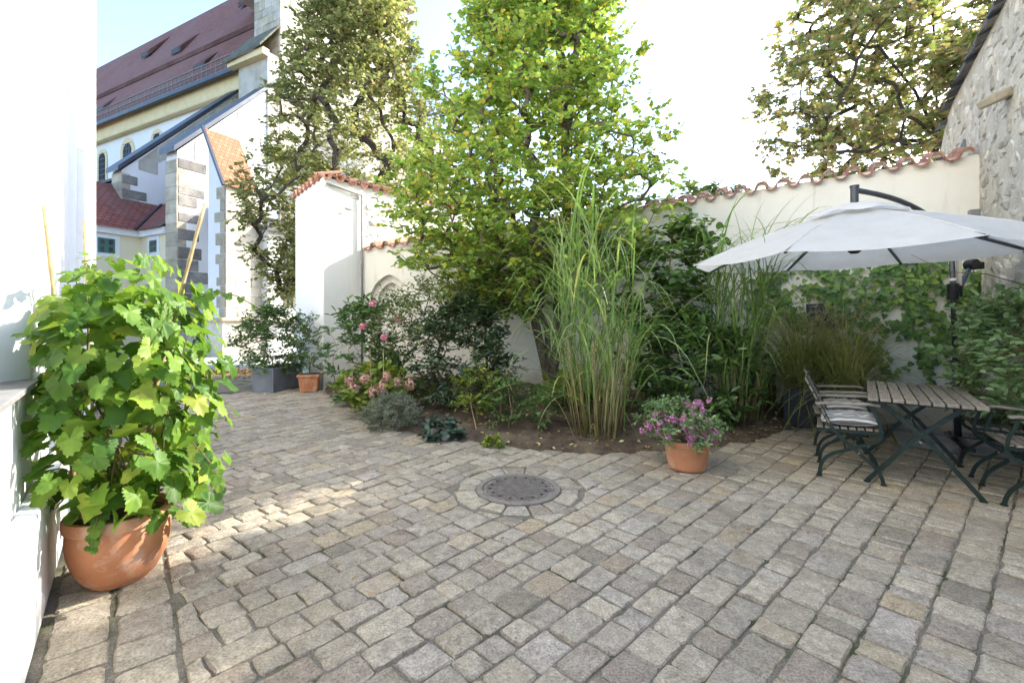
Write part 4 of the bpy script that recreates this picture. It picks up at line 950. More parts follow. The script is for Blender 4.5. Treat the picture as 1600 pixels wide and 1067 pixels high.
# ------------------------------------------------------------------ planting in the bed
def bz(p): return Vector((p.x, p.y, soil(p.x, p.y) - .01))
def B(x, y): p = G(x, y, .07); return bz(p)
shrub('cherry_laurel', 'dark green laurel bush with large leaves against the white gate wall', B(565, 622), .62, 1.55, 95, 'laurel', (.125, .045), 'oval', 3, .22, 6, dome=.5)
shrub('climbing_rose', 'tall airy rose with pink blooms above the hydrangea', B(618, 628), .58, 1.6, 70, 'rose', (.055, .036), 'oval', 4, .24, 7, z0=.5, dome=.75, stemr=.005)
def blooms(root, pts, mat, r, n, name='flower', size=.03):
    for p in pts:
        p = np.array(p); v_ = nrmz(rng.normal(size=(n, 3))); 
        leafcloud(name, M[mat], root, p + v_ * r * rng.uniform(.5, 1, (n, 1)), nrmz(np.cross(v_, rng.normal(size=(n, 3)))), v_, size, size * .9, 'small', None)
rs = [o for o in sc.objects if o.name.startswith('climbing_rose')][0]
blooms(rs, [U(567, 510, 6.75), U(582, 474, 6.8), U(621, 498, 6.7), U(600, 527, 6.6)], 'pink', .045, 40, size=.045)
hy = shrub('hydrangea', 'low hydrangea with faded pink flower heads near the gate wall', B(590, 641), .55, .62, 60, 'lime', (.10, .07), 'oval', 3, .13, 5, dome=.6)
blooms(hy, [U(547, 595, 6.3), U(553, 607, 6.25), U(570, 592, 6.3), U(604, 590, 6.25), U(621, 598, 6.2), U(640, 601, 6.2), U(584, 613, 6.15), U(597, 605, 6.2)], 'hydr', .085, 110, 'flower_head', .032)
shrub('lavender', 'silvery grey lavender mound at the edge of the cobbles', B(612, 659), .36, .36, 150, 'silver', (.042, .007), 'lance', 4, .13, 9, z0=.05, dome=.4, updir=.5, stemr=.002)
shrub('camellia', 'large very dark glossy evergreen bush left of the bright tree', B(722, 640), .72, 1.5, 190, 'dark_shrub', (.085, .036), 'oval', 4, .2, 7, z0=.16, dome=.45)
shrub('mock_orange', 'tall sparse light green shrub against the plastered wall', B(692, 634), .8, 1.8, 55, 'light_shrub', (.06, .035), 'oval', 4, .28, 7, z0=.9, dome=.7, stemr=.006)
shrub('sapling', 'slim sapling with dark stem behind the evergreen bush', B(760, 628), .45, 2.1, 40, 'light_shrub', (.075, .05), 'oval', 3, .25, 6, z0=1.1, dome=.8, stemr=.007, stemmat='bark_dark')
shrub('weigela', 'small loose shrub with yellowing leaves before the evergreen bush', B(745, 657), .26, .66, 30, 'lime', (.055, .036), 'oval', 3, .16, 6)
shrub('hoop_rose', 'small rose growing through the bent hoop support', B(795, 667), .24, .55, 30, 'rose', (.05, .034), 'oval', 3, .13, 6)
lr = shrub('low_rose', 'low bushy rose with one pale pink bloom left of the tall reed grass', B(852, 670), .27, .48, 42, 'rose', (.045, .03), 'oval', 3, .12, 6)
blooms(lr, [U(829, 646, 5.7)], 'pink', .03, 30, size=.035)
shrub('hosta', 'yellowing broad leaved plant at the foot of the bright tree', B(893, 646), .36, .5, 30, 'lime', (.13, .08), 'oval', 3, .12, 4)
shrub('heuchera', 'grey green leaf rosette at the front of the bed', B(690, 676), .2, .2, 22, mat_leaf('blue_green_leaf', [(0, (.05, .085, .06)), (1, (.12, .17, .12))], .2), (.09, .06), 'oval', 3, .08, 4, z0=.03)
shrub('seedling', 'tiny bright green weed at the bed edge', B(770, 687), .09, .08, 10, 'lime', (.06, .035), 'oval', 3, .06, 4, z0=.02)
shrub('bed_seedling', 'small dark leafy plant between lavender and evergreen bush', B(658, 634), .2, .3, 20, 'lime', (.06, .03), 'oval', 3, .1, 6)
shrub('glossy_laurel', 'glossy laurel bush between the two tall reed grasses', B(1080, 655), .85, 1.22, 150, 'laurel', (.14, .052), 'oval', 3, .24, 6, z0=.1, dome=.5)
shrub('bittersweet', 'leafy climber arching from the bright tree over the wall', B(1010, 640), .75, 2.45, 95, mat_leaf('climber_leaf', [(0, (.05, .11, .025)), (.6, (.09, .17, .035)), (1, (.17, .25, .05))], .35), (.085, .075), 'round', 4, .34, 7, z0=1.0, dome=.75, lean=(.4, -.2), droop=.5, updir=-.1)
# tall reed grasses
def reed(name, label, base, h, nb, br, spread, wl):
    root = empty(name, base, label, 'grass', 'tall reed grasses in the bed'); m = MB(); blades(m, base, nb, h, .026, spread, 2.0, 12, br); o_ = m.obj('blades', M['grass'], root); o_['kind'] = 'stuff'
    m = MB()
    for i in range(48):                          # canes
        a_ = R.random() * 6.28; q = br * .9 * math.sqrt(R.random()); p = Vector(base) + Vector((math.cos(a_) * q, math.sin(a_) * q, 0)); hh = h * R.uniform(.2, .45)
        m.tube([p, p + Vector((math.cos(a_) * hh * .08, math.sin(a_) * hh * .08, hh * .5)), p + Vector((math.cos(a_) * hh * .17, math.sin(a_) * hh * .17, hh))], [.0065, .006, .004], 5)
    o_ = m.obj('canes', M['straw'], root, smooth=True); o_['kind'] = 'stuff'
    m = MB(); blades(m, base, nb // 3, h * .5, .016, .35, 1.6, 7, br * 1.1); o_ = m.obj('dry_blades', M['straw'], root); o_['kind'] = 'stuff'
    # blades that leave the canes half way up
    m = MB()
    for i in range(wl):
        a_ = R.random() * 6.28; q = br * R.uniform(.2, 1.25); z_ = h * R.uniform(.12, .74); p_ = (base[0] + math.cos(a_) * (q + z_ * .1), base[1] + math.sin(a_) * (q + z_ * .1), base[2] + z_)
        if in_strip((p_[0] - .1, p_[1] - .1, p_[2] + .3)): continue
        blades(m, p_, 1, h * R.uniform(.32, .66), .023, .5, 2.9, 11, .01)
    o_ = m.obj('leaf_blades', M['grass'], root); o_['kind'] = 'stuff'
    return root
reed('reed_grass', 'tall arching reed grass clump right of the bright tree', B(935, 676), 2.75, 30, .31, .2, 540)
reed('reed_grass', 'tall reed grass clump against the wall left of the parasol', B(1155, 660), 2.6, 28, .24, .2, 300)
# stakes and hoop
def stake(label, p, q, r=.006, name='bamboo_stake', group='stakes in the bed'):
    m = MB(); p, q = Vector(p), Vector(q); n = max(3, int((q - p).length / .22)); pts = []; rr = []
    for k in range(n):
        for d in (0, .42, .5): s = min((k + d) / n, 1); pts.append(p.lerp(q, s)); rr.append(r * (1.25 if d == .5 else 1.0) * (1 - .25 * s))
    pts.append(q); rr.append(r * .75); return tag(m.obj(name, M['bamboo'], None, smooth=True), label, 'stake', group)  if m.tube(pts, rr, 7) else None
stake('thin stake leaning before the laurel at the gate wall', B(560, 640), U(545, 545, 7.0)); stake('upright stake beside the hydrangea', B(582, 650), U(578, 546, 6.3)); stake('second upright stake right of the hydrangea', B(600, 652), U(599, 545, 6.4))
stake('short stake leaning left in front of the dark evergreen', B(745, 668), U(731, 612, 6.0)); stake('tall thin stake right of the dark evergreen', B(800, 652), U(785, 540, 6.6))
hp = B(792, 668); m = MB(); m.tube([U(783, 650, 5.9), U(783, 612, 5.9), U(785, 602, 5.9), U(791, 598, 5.9), U(797, 602, 5.9), U(801, 615, 5.9), U(803, 655, 5.9)], .007, 6); tag(m.obj('plant_hoop', M['bamboo'], None, smooth=True), 'bent cane hoop supporting a small rose', 'plant support')

# ------------------------------------------------------------------ ivy on the wall
iv = empty('ivy', W2(4.6, 0, 0), 'green ivy spreading over the right part of the garden wall', 'ivy')
def wall2(x, y):                                    # measured point on the garden wall's right stretch
    k = (x - 800) / F; d = P1.dot(N2) / (k * N2.x + N2.y); P = Vector((k * d, d)); return (P - P1).dot(E2), H + (YH - y) / F * d
runs = [[(1180, 470), (1192, 425), (1215, 428), (1240, 418)], [(1185, 480), (1225, 470), (1255, 500), (1275, 530)], [(1250, 418), (1285, 430), (1310, 425), (1345, 440), (1380, 430), (1420, 420), (1450, 430), (1475, 455)],
        [(1240, 448), (1280, 455), (1310, 470), (1350, 465), (1400, 445), (1450, 450)], [(1290, 470), (1320, 495), (1350, 480), (1390, 470), (1430, 460)], [(1300, 440), (1300, 480), (1330, 510)], [(1220, 490), (1250, 510), (1300, 520)],
        [(1360, 425), (1400, 412), (1440, 415), (1480, 418)], [(1330, 500), (1365, 515), (1400, 505), (1440, 500), (1470, 510)], [(1430, 440), (1450, 480), (1470, 520), (1480, 560)], [(1490, 430), (1500, 480), (1510, 540), (1500, 600)],
        [(1520, 420), (1530, 470), (1525, 530), (1530, 600)], [(1260, 500), (1290, 540), (1320, 570)], [(1340, 520), (1370, 560), (1400, 590)], [(1420, 500), (1440, 550), (1455, 600)], [(1545, 420), (1550, 480), (1550, 540), (1545, 600)],
        [(1200, 505), (1215, 470), (1205, 440)], [(1475, 470), (1510, 455), (1540, 440)], [(1440, 425), (1425, 450), (1430, 490)]]
m = MB(); Pp, Dd, Nn = [], [], []; n3 = Vector((N2.x, N2.y, 0)); e3 = Vector((E2.x, E2.y, 0))
for rn in runs:
    w3 = [W2(wall2(x, y)[0], .012, wall2(x, y)[1]) for x, y in rn]; m.tube(w3, .005, 4)
    for a_, b_ in zip(w3[:-1], w3[1:]):
        for k in range(int((b_ - a_).length * 95)):
            s_ = R.random(); sp = .075 * R.uniform(.2, 1.5); p = a_.lerp(b_, s_) + e3 * R.gauss(0, sp) + Vector((0, 0, R.gauss(0, sp))) + n3 * R.uniform(.02, .09)
            Pp.append(p); Dd.append(e3 * R.gauss(0, .6) + Vector((0, 0, -1)) * R.uniform(.3, 1) + n3 * .2); Nn.append(n3 + e3 * R.gauss(0, .3) + Vector((0, 0, R.uniform(0, .7))))
m.obj('stem', M['stem'], iv); L = .075 * rng.uniform(.6, 1.25, len(Pp)); leafcloud('leaves', M['ivy'], iv, Pp, Dd, Nn, L, L * .95, 'ivy')

# ------------------------------------------------------------------ potted plants
def pot_round(name, label, c, r_base, r_rim, h, rim_h, rim_o, mat, soilz=.04, cat='flower pot', bulge=0):
    root = empty(name, c, label, cat); prof = [(r_base * .96, 0), (r_base, .012)]; n = 12
    hb = h - rim_h
    for k in range(1, n): s_ = k / n; prof.append((r_base + (r_rim - r_base) * (s_ ** .75 if bulge else s_) + bulge * math.sin(math.pi * s_), hb * s_))
    prof += [(r_rim, hb - .004), (r_rim + rim_o * .8, hb), (r_rim + rim_o, hb + .01), (r_rim + rim_o, h - .012), (r_rim + rim_o * .6, h), (r_rim - .012, h), (r_rim - .025, h - .012), (r_rim - .028, h - soilz)]
    m_ = MB(); m_.lathe(prof, c, 56); m_.obj('pot', mat, root, auto=True)
    m_ = MB(); m_.lathe([(r_rim - .026, h - soilz - .01), (r_rim - .027, h - soilz + .003), (.02, h - soilz + .012)], c, 24); m_.obj('soil', M['soil'], root); return root
# big terracotta pot with the vine
VP = G(188, 903); VP.z = 0.008
pot_round('terracotta_pot', 'big round terracotta pot at the foot of the white house', VP, .135, .218, .37, .06, .013, M['terracotta'], bulge=.026)
def vine_leaf_mesh(i):
    rr = random.Random(i); n = 34; v_ = [(0, 0, 0)]; 
    for k in range(n + 1):
        a_ = math.radians(-162 + 324 * k / n)         # the gap is the petiole sinus
        lob = .62 + .30 * abs(math.cos(a_ * 2.5 / 1.0 * .55)) ** 1.5 - .12 * math.cos(a_ * 5) * 0 + (.10 if k % 2 else -.045)
        lob *= (1.12 if abs(a_) < .5 else 1.0) * (.80 + .2 * math.cos(a_ / 2))
        x, y = lob * math.cos(a_), lob * math.sin(a_) * .95
        z = -(.05 + .045 * (i % 6)) * (x * x + y * y) + .09 * math.sin(a_ * (3 + i % 3) + i) * lob + .10 * (i % 4) * abs(y) * .6 ; v_.append((x + .28, y, z + rr.uniform(-.02, .02)))
    m_ = []; v_[0] = (.28, 0, .035)
    # inner ring keeps the blade curved
    ring = [(.28 + (x - .28) * .5, y * .5, z * .35 + .025 * math.cos(k * .9)) for k, (x, y, z) in enumerate(v_[1:])]
    N_ = len(ring); vv = [v_[0]] + ring + v_[1:]
    for k in range(N_ - 1): m_ += [(0, 1 + k, 2 + k), (1 + k, 1 + N_ + k, 2 + N_ + k), (1 + k, 2 + N_ + k, 2 + k)]
    me = mesh_np('leaf', vv, m_, True); me.materials.append(M['grape']); return me
VL = [vine_leaf_mesh(i) for i in range(14)]
vn = empty('grapevine', VP + Vector((0, 0, .4)), 'lush green grapevine growing up bamboo sticks in the big pot', 'plant')
vc = Vector((VP.x + .02, VP.y + .05, 0)); canes = MB()
def vine_r(z): return float(np.interp(z, [.18, .4, .55, .9, 1.25, 1.5, 1.75], [.36, .43, .46, .46, .44, .36, .16]))
nleaf = 0; tips_ = []
while nleaf < 280:
    z = R.uniform(.36, 1.74); a_ = R.uniform(0, 6.283); q = vine_r(z) * math.sqrt(R.uniform(.55, 1.05)); out = Vector((math.cos(a_), math.sin(a_), 0))
    p = vc + out * q + Vector((0, 0, z))
    if z < .56 and out.dot(Vector((0, -1, 0))) > -.2 and R.random() < (.97 if z < .47 else .6) and out.x < .8: continue   # pot stays in view
    if (p.xy - L0).dot(LN) < -.04: continue
    nrm = (out * R.uniform(.35, 1.1) + Vector((SV.x, SV.y, 0)) * .25 + Vector((0, 0, R.uniform(.25, .9))) + Vector((R.gauss(0, .25), R.gauss(0, .25), R.gauss(0, .2)))).normalized()
    tip = (out * .5 + Vector((0, 0, -R.uniform(.4, 1.2))) + Vector((R.gauss(0, .4), R.gauss(0, .4), 0)))
    ex = (tip - nrm * tip.dot(nrm)).normalized(); ey = nrm.cross(ex); sz = R.triangular(.035, .095, .068) * (.8 if z > 1.5 else 1)
    Mx = (Matrix((ex, ey, nrm)).transposed() * sz).to_4x4(); Mx.translation = p; inst('leaf', R.choice(VL), None, vn, Mx); nleaf += 1; tips_.append(p)
Pp, Dd, Nn = [], [], []
for i in range(420):                                 # leaves deep inside the plant
    z = R.uniform(.42, 1.55); a_ = R.uniform(0, 6.283); q = vine_r(z) * math.sqrt(R.uniform(0, .62)); p = vc + Vector((math.cos(a_) * q, math.sin(a_) * q, z))
    if (p.xy - L0).dot(LN) < -.04: continue
    Pp.append(p); Dd.append((R.gauss(0, 1), R.gauss(0, 1), -.6)); Nn.append((R.gauss(0, .6), R.gauss(0, .6), 1))
L = .14 * rng.uniform(.6, 1.1, len(Pp)); leafcloud('inner_leaves', M['grape'], vn, Pp, Dd, Nn, L, L * .95, 'ivy')
for i in range(26):
    p = tips_[R.randrange(len(tips_))]; b_ = vc + Vector((R.gauss(0, .07), R.gauss(0, .07), .40)); mid = b_.lerp(p, .55) + Vector((R.gauss(0, .07), R.gauss(0, .07), .12)); canes.tube([b_, b_.lerp(mid, .5) + Vector((0, 0, .06)), mid, p], [.005, .0045, .004, .0025], 5)
def shoot(pts, n, s0, s1):
    pts = [Vector(p) for p in pts]; canes.tube(pts, .003, 5)
    for k in range(n):
        f_ = (k + .6) / n * (len(pts) - 1); i = min(int(f_), len(pts) - 2); p = pts[i].lerp(pts[i + 1], f_ - i); d = (pts[i + 1] - pts[i]).normalized()
        nrm = Vector((.35 + R.gauss(0, .2), -.6, .6 + R.gauss(0, .2))).normalized(); tip = Vector((R.gauss(0, .4), 0, -1)) + d * .4; ex = (tip - nrm * tip.dot(nrm)).normalized(); ey = nrm.cross(ex)
        Mx = (Matrix((ex, ey, nrm)).transposed() * (s0 + (s1 - s0) * k / max(n - 1, 1))).to_4x4(); Mx.translation = p + Vector((0, 0, .0)); inst('leaf', R.choice(VL), None, vn, Mx)
shoot([U(300, 470, 2.5), U(335, 455, 2.45), U(370, 462, 2.42), U(405, 482, 2.4)], 5, .055, .018)
shoot([U(160, 780, 2.28), U(150, 820, 2.2), U(140, 860, 2.17)], 5, .06, .035)
shoot([U(300, 690, 2.35), U(335, 730, 2.3), U(345, 770, 2.28)], 6, .06, .04)
shoot([U(130, 470, 2.5), U(115, 430, 2.5), U(135, 412, 2.5), U(175, 440, 2.5)], 5, .06, .03)
canes.obj('cane', M['stem'], vn, smooth=True)
BG = 'bamboo sticks in the big pot'
stake('left bamboo stick rising from the vine near the house wall', U(118, 770, 2.52), U(68, 322, 2.52), .0115, 'bamboo_stick', BG)
stake('bamboo stick leaning right out of the vine', U(193, 792, 2.36), U(320, 318, 2.75), .0115, 'bamboo_stick', BG)
stake('rear bamboo stick just topping the vine at the left', U(150, 760, 2.65), U(131, 345, 3.0), .010, 'bamboo_stick', BG)
# flower pot in front of the bed
FP = G(1073, 731); FP.z = .008
pot_round('flower_pot', 'round terracotta flower pot on the cobbles in front of the bed', FP, .165, .20, .27, .05, .012, M['terracotta'])
mu = shrub('chrysanthemum', 'mauve flowering chrysanthemum in the terracotta flower pot', FP + Vector((-.03, 0, .22)), .36, .36, 75, 'bush_pale', (.042, .022), 'oval', 4, .09, 6, z0=.04, dome=.5, cat='plant', lean=(-.08, 0))
pts = []
for i in range(52):
    a_ = R.uniform(2.0, 5.8); q = R.uniform(.15, .38); pts.append(FP + Vector((math.cos(a_) * q - .07, math.sin(a_) * q * .8, .62 - q * .75 + R.uniform(-.06, .06))))
for i in range(10): pts.append(FP + Vector((R.uniform(-.05, .2), R.uniform(-.1, .1), .56 + R.uniform(-.03, .08))))
blooms(mu, pts, 'mauve', .032, 22, 'flower', .024)
# grey planter with evergreen
PB = G(428, 613); dA = Vector((PL.x, PL.y, 0)); dB = Vector((PR.x, PR.y, 0))
gp2 = empty('grey_planter', PB, 'rectangular grey planter box beside the white gate wall', 'planter')
pc_ = [G(407, 607), G(427, 614), G(472, 602)]; e_l = (pc_[0] - pc_[1]); e_r = (pc_[2] - pc_[1]).normalized() * 1.0; e_l = Vector((-e_r.y, e_r.x, 0)).normalized() * .42
m = MB(); q0 = pc_[1]
def frame_box(m_, o_, a_, b_, h_, th): 
    an, bn = a_.normalized(), b_.normalized()
    for (s0, s1, t0, t1) in ((0, a_.length, 0, th), (0, a_.length, b_.length - th, b_.length), (0, th, th, b_.length - th), (a_.length - th, a_.length, th, b_.length - th)):
        P_ = lambda s_, t_, z_: o_ + an * s_ + bn * t_ + Vector((0, 0, z_)); m_.hexa([P_(s0, t0, 0), P_(s1, t0, 0), P_(s1, t1, 0), P_(s0, t1, 0), P_(s0, t0, h_), P_(s1, t0, h_), P_(s1, t1, h_), P_(s0, t1, h_)])
frame_box(m, q0, e_r, e_l, .46, .03); m.obj('box', M['planter_grey'], gp2, bevel=.006)
m = MB(); c_ = q0 + e_r / 2 + e_l / 2; m.box(c_ + Vector((0, 0, .2)), (e_r.length - .07, e_l.length - .07, .4), (e_r.normalized(), e_l.normalized(), Vector((0, 0, 1)))); m.obj('soil', M['soil'], gp2)
shrub('planter_laurel', 'bushy dark evergreen in the grey planter box', c_ + Vector((-.12, 0, .4)), .72, 1.12, 120, 'laurel', (.095, .034), 'lance', 4, .22, 7, z0=.02, dome=.45, flat=.7)
# square terracotta pot with slim shrub
SP = G(478, 613) + Vector((.0, .16, .005)); sp = empty('square_pot', SP, 'square terracotta pot with round emblem next to the gate wall', 'flower pot')
m = MB(); fx, fy = Vector((PR.x, PR.y, 0)) * 0 + Vector((.97, .25, 0)).normalized(), Vector((-.25, .97, 0)).normalized()
def tap(m_, c, w0, w1, h0, h1):
    P_ = lambda sx, sy, w_, z_: c + fx * sx * w_ / 2 + fy * sy * w_ / 2 + Vector((0, 0, z_)); m_.hexa([P_(-1, -1, w0, h0), P_(1, -1, w0, h0), P_(1, 1, w0, h0), P_(-1, 1, w0, h0), P_(-1, -1, w1, h1), P_(1, -1, w1, h1), P_(1, 1, w1, h1), P_(-1, 1, w1, h1)])
tap(m, SP, .30, .35, 0, .30); m.obj('pot', M['terracotta'], sp, bevel=.012)
m = MB(); tap(m, SP, .39, .40, .275, .325); m.obj('rim', M['terracotta'], sp, bevel=.014)
m = MB(); tap(m, SP, .34, .34, .32, .328); m.obj('soil', M['soil'], sp)
fc = SP - fy * .166 + Vector((0, 0, .15)); m = MB()
for rr_ in (.075, .045): m.tube([fc + fx * rr_ * math.cos(k * math.pi / 8) + Vector((0, 0, rr_ * math.sin(k * math.pi / 8))) - fy * .0 for k in range(17)], .007, 6)
m.tube([fc - fy * .002, fc - fy * .012], .016, 8); m.obj('emblem', M['terracotta'], sp, smooth=True)
shrub('slim_shrub', 'slender sparse shrub in the square terracotta pot', SP + Vector((0, 0, .3)), .24, 1.1, 30, 'laurel', (.06, .026), 'oval', 3, .13, 6, z0=.08, dome=.35, updir=.25)
# dark planters with ornamental grass along the wall
def planter(name, label, c, w0, w1, h, mat):
    root = empty(name, c, label, 'planter'); fx_, fy_ = Vector((E2.x, E2.y, 0)), Vector((-E2.y, E2.x, 0)); m_ = MB()
    P_ = lambda sx, sy, w_, z_: c + fx_ * sx * w_ / 2 + fy_ * sy * w_ / 2 + Vector((0, 0, z_))
    m_.hexa([P_(-1, -1, w0, 0), P_(1, -1, w0, 0), P_(1, 1, w0, 0), P_(-1, 1, w0, 0), P_(-1, -1, w1, h), P_(1, -1, w1, h), P_(1, 1, w1, h), P_(-1, 1, w1, h)]); m_.obj('box', mat, root, bevel=.012)
    m_ = MB(); m_.hexa([P_(-1, -1, w1 * .9, h - .02), P_(1, -1, w1 * .9, h - .02), P_(1, 1, w1 * .9, h - .02), P_(-1, 1, w1 * .9, h - .02), P_(-1, -1, w1 * .9, h + .004), P_(1, -1, w1 * .9, h + .004), P_(1, 1, w1 * .9, h + .004), P_(-1, 1, w1 * .9, h + .004)]); m_.obj('soil', M['soil'], root); return root
def fountain_grass(label, c, h, n, np_, spread=.75):
    root = empty('fountain_grass', c, label, 'grass', 'ornamental grasses along the wall'); m_ = MB(); blades(m_, c, int(n * 1.7), h * 1.3, .0125, spread * 1.1, 2.0, 9, .16); o_ = m_.obj('blades', M['sedge'], root); o_['kind'] = 'stuff'
    m_ = MB(); Pp, Dd, Nn = [], [], []
    for i in range(np_):
        a_ = R.random() * 6.28; sp_ = R.uniform(.25, .75); hh = h * R.uniform(.95, 1.35); o_ = Vector((math.cos(a_), math.sin(a_), 0)); pts_ = [Vector(c) + o_ * sp_ * hh * s_ ** 1.6 * .75 + Vector((0, 0, hh * (s_ - .28 * s_ ** 3 * sp_))) for s_ in (0, .25, .5, .75, .9, 1)]
        m_.tube(pts_, .0018, 3)
        for k in range(46):
            s_ = R.random(); p = pts_[3].lerp(pts_[5], s_) ; w_ = .022 * math.sin(math.pi * min(s_ + .12, 1)) + .004; Pp.append(p + Vector((R.gauss(0, w_), R.gauss(0, w_), R.gauss(0, w_)))); d = (pts_[5] - pts_[3]).normalized(); Dd.append(d + Vector((R.gauss(0, .5), R.gauss(0, .5), R.gauss(0, .5)))); Nn.append((R.gauss(0, 1), R.gauss(0, 1), 1))
    m_.obj('stalks', M['straw'], root); leafcloud('plumes', M['plume'], root, Pp, Dd, Nn, .03, .005, 'small')
    return root
c1 = G(1262, 664) + Vector((.12, .2, 0)); planter('dark_planter', 'tall dark tapered planter left of the armchairs', c1, .28, .38, .60, M['planter_dark'])
fountain_grass('ornamental grass in the dark planter left of the armchairs', c1 + Vector((0, 0, .6)), .85, 230, 14)
c2 = Vector((4.12, 5.62, 0)); planter('dark_planter', 'dark square planter behind the folding table', c2, .42, .46, .5, M['planter_dark'])
fountain_grass('ornamental grass behind the folding table', c2 + Vector((0, 0, .5)), .95, 300, 12, .9)
c3 = Vector((3.78, 5.98, 0)); planter('dark_planter', 'dark planter against the wall between the two grasses', c3, .34, .4, .5, M['planter_dark'])
fountain_grass('feathery ornamental grass with tan plumes against the wall', c3 + Vector((0, 0, .5)), .95, 220, 20)
c4_ = Vector((3.62, 6.42, 0)); pot_round('dark_urn', 'dark brown round urn in the shade by the reed grass', c4_ + Vector((-.22, 0, .02)), .16, .26, .62, .05, .02, mat_noise('dark_brown_glaze', (.05, .018, .012), (.09, .035, .022), 5, .4, .1, 40, .002), cat='urn', bulge=.06)
# pale cabinet by the wall
cb_ = empty('garden_cabinet', W2(4.78, .2, 0), 'pale grey cabinet half hidden by grass at the wall', 'cabinet'); fx_, fy_ = Vector((E2.x, E2.y, 0)), Vector((N2.x, N2.y, 0)); up3 = Vector((0, 0, 1))
m = MB(); m.box(W2(4.78, .17, .58), (.42, .30, 1.16), (fx_, fy_, up3)); m.obj('body', mat_noise('pale_stone', (.42, .40, .36), (.56, .54, .49), 5, .9, .3, 50, .004), cb_, bevel=.03)
for k in range(6): m = MB(); m.box(W2(4.62 + k * .065, .325, .5), (.05, .02, .8), (fx_, fy_, up3)); m.obj('slat', M['white_paint'], cb_, bevel=.004)
wn_ = empty('wall_vent', W2(4.82, 0, 1.45), 'dark square vent opening in the ivy covered wall', 'vent')
m = MB(); m.box(W2(4.82, .01, 1.42), (.34, .05, .36), (fx_, fy_, up3)); m.obj('frame', M['black'], wn_, bevel=.01)
for k in range(5): m = MB(); m.box(W2(4.82, .038, 1.28 + k * .07), (.28, .012, .03), (fx_, fy_, up3)); m.obj('slat', M['pole'], wn_)
# rose bush at the right edge
shrub('rose_bush', 'pale green rose bush reaching in from the right edge over the chairs', Vector((4.62, 3.95, .0)), .62, 1.55, 150, 'bush_pale', (.078, .048), 'oval', 4, .24, 7, z0=.45, dome=.6, stemr=.004, lean=(-.1, -.12))
m = MB(); a0_, b0_ = U(1600, 445, 3.9), U(1424, 398, 3.7); m.tube([U(1660, 520, 4.0), a0_, U(1540, 428, 3.85), U(1480, 425, 3.78), b0_], [.006, .005, .004, .003, .0015], 5)
tag(m.obj('rose_shoot', M['stem'], None, smooth=True), 'long bare rose shoot reaching left below the parasol', 'plant')

# ------------------------------------------------------------------ manhole cover
mh = empty('manhole_cover', (MH.x, MH.y, 0), 'round cast iron manhole cover set in the cobbles', 'manhole cover')
m = MB(); n = 72; pr = [(MHR, -.04), (MHR, .002), (MHR - .008, .005), (MHR - .045, .005), (MHR - .05, .001), (MHR - .05, -.04)]; vs_, fs = [], []
for r_, z_ in pr:
    for k in range(n): vs_.append((MH.x + r_ * math.cos(2 * math.pi * k / n), MH.y + r_ * math.sin(2 * math.pi * k / n), z_))
for i in range(len(pr) - 1):
    for k in range(n): fs.append((i * n + k, i * n + (k + 1) % n, (i + 1) * n + (k + 1) % n, (i + 1) * n + k))
m.add(vs_, fs); m.obj('frame', M['iron'], mh)
rl = MHR - .056; m = MB(); m.lathe([(rl, -.03), (rl, .0), (rl - .004, .001)], (MH.x, MH.y, -.003), 64); lid = m.obj('lid', M['iron'], mh)
g1 = Vector((math.cos(math.radians(46)), math.sin(math.radians(46)), 0)); g2_ = Vector((-g1.y, g1.x, 0)); m = MB(); st_ = .026
k = -11
while k <= 11:                                      # raised grid of small studs in rows
    j = -11
    while j <= 11:
        p = g1 * (k * st_) + g2_ * (j * st_)
        if p.length < rl - .02: m.box(Vector((MH.x, MH.y, .0005)) + p, (.019, .013, .007), (g1, g2_, Vector((0, 0, 1))))
        j += 1
    k += 1
m.obj('studs', M['iron'], lid)
for k in range(16):
    a_ = 2 * math.pi * k / 16 + .1; p = Vector((MH.x + math.cos(a_) * rl * .80, MH.y + math.sin(a_) * rl * .80, .004)); m = MB(); m.tube([p, p + Vector((0, 0, .0012))], .013, 10); m.obj('vent_hole', M['black'], lid)

# ------------------------------------------------------------------ parasol
UC = Vector((3.355, 4.458, 0)); UZ, UR, UP, UTX, UTY, URISE = 1.982, 1.503, 2.984, .0327, .0218, .49
um = empty('parasol', Vector((4.95, 5.08, 0)), 'large off-white cantilever parasol over the garden table', 'parasol')
def rimz(dx, dy): return UZ + UTX * dx + UTY * dy
tipv = []
for k in range(8): a_ = UP + k * math.pi / 4; dx, dy = UR * math.cos(a_), UR * math.sin(a_); tipv.append(Vector((UC.x + dx, UC.y + dy, rimz(dx, dy))))
apex = Vector((UC.x, UC.y, UZ + URISE))
for k in range(8):
    a_, b_ = tipv[k], tipv[(k + 1) % 8]; m = MB(); N_ = 12; vs_, fs = [], []
    for i in range(N_ + 1):
        s_ = i / N_
        for j in range(N_ + 1):
            t_ = j / N_; q = a_.lerp(b_, t_); p = apex.lerp(q, s_); sag = .055 * math.sin(math.pi * t_) * s_ * math.sin(math.pi * min(s_, .98) * .75 + .2)
            p = p + Vector((0, 0, -sag + .045 * math.sin(math.pi * s_)))
            if s_ == 1: p = p + (UC - Vector((p.x, p.y, 0))) * (.028 * math.sin(math.pi * t_))
            vs_.append(p)
    for i in range(N_):
        for j in range(N_): fs.append((i * (N_ + 1) + j, (i + 1) * (N_ + 1) + j, (i + 1) * (N_ + 1) + j + 1, i * (N_ + 1) + j + 1))
    m.add(vs_, fs); m.obj('canopy_panel', M['canopy'], um, smooth=True)
m = MB(); vs_, fs = [], []; N_ = 48                     # vent cap
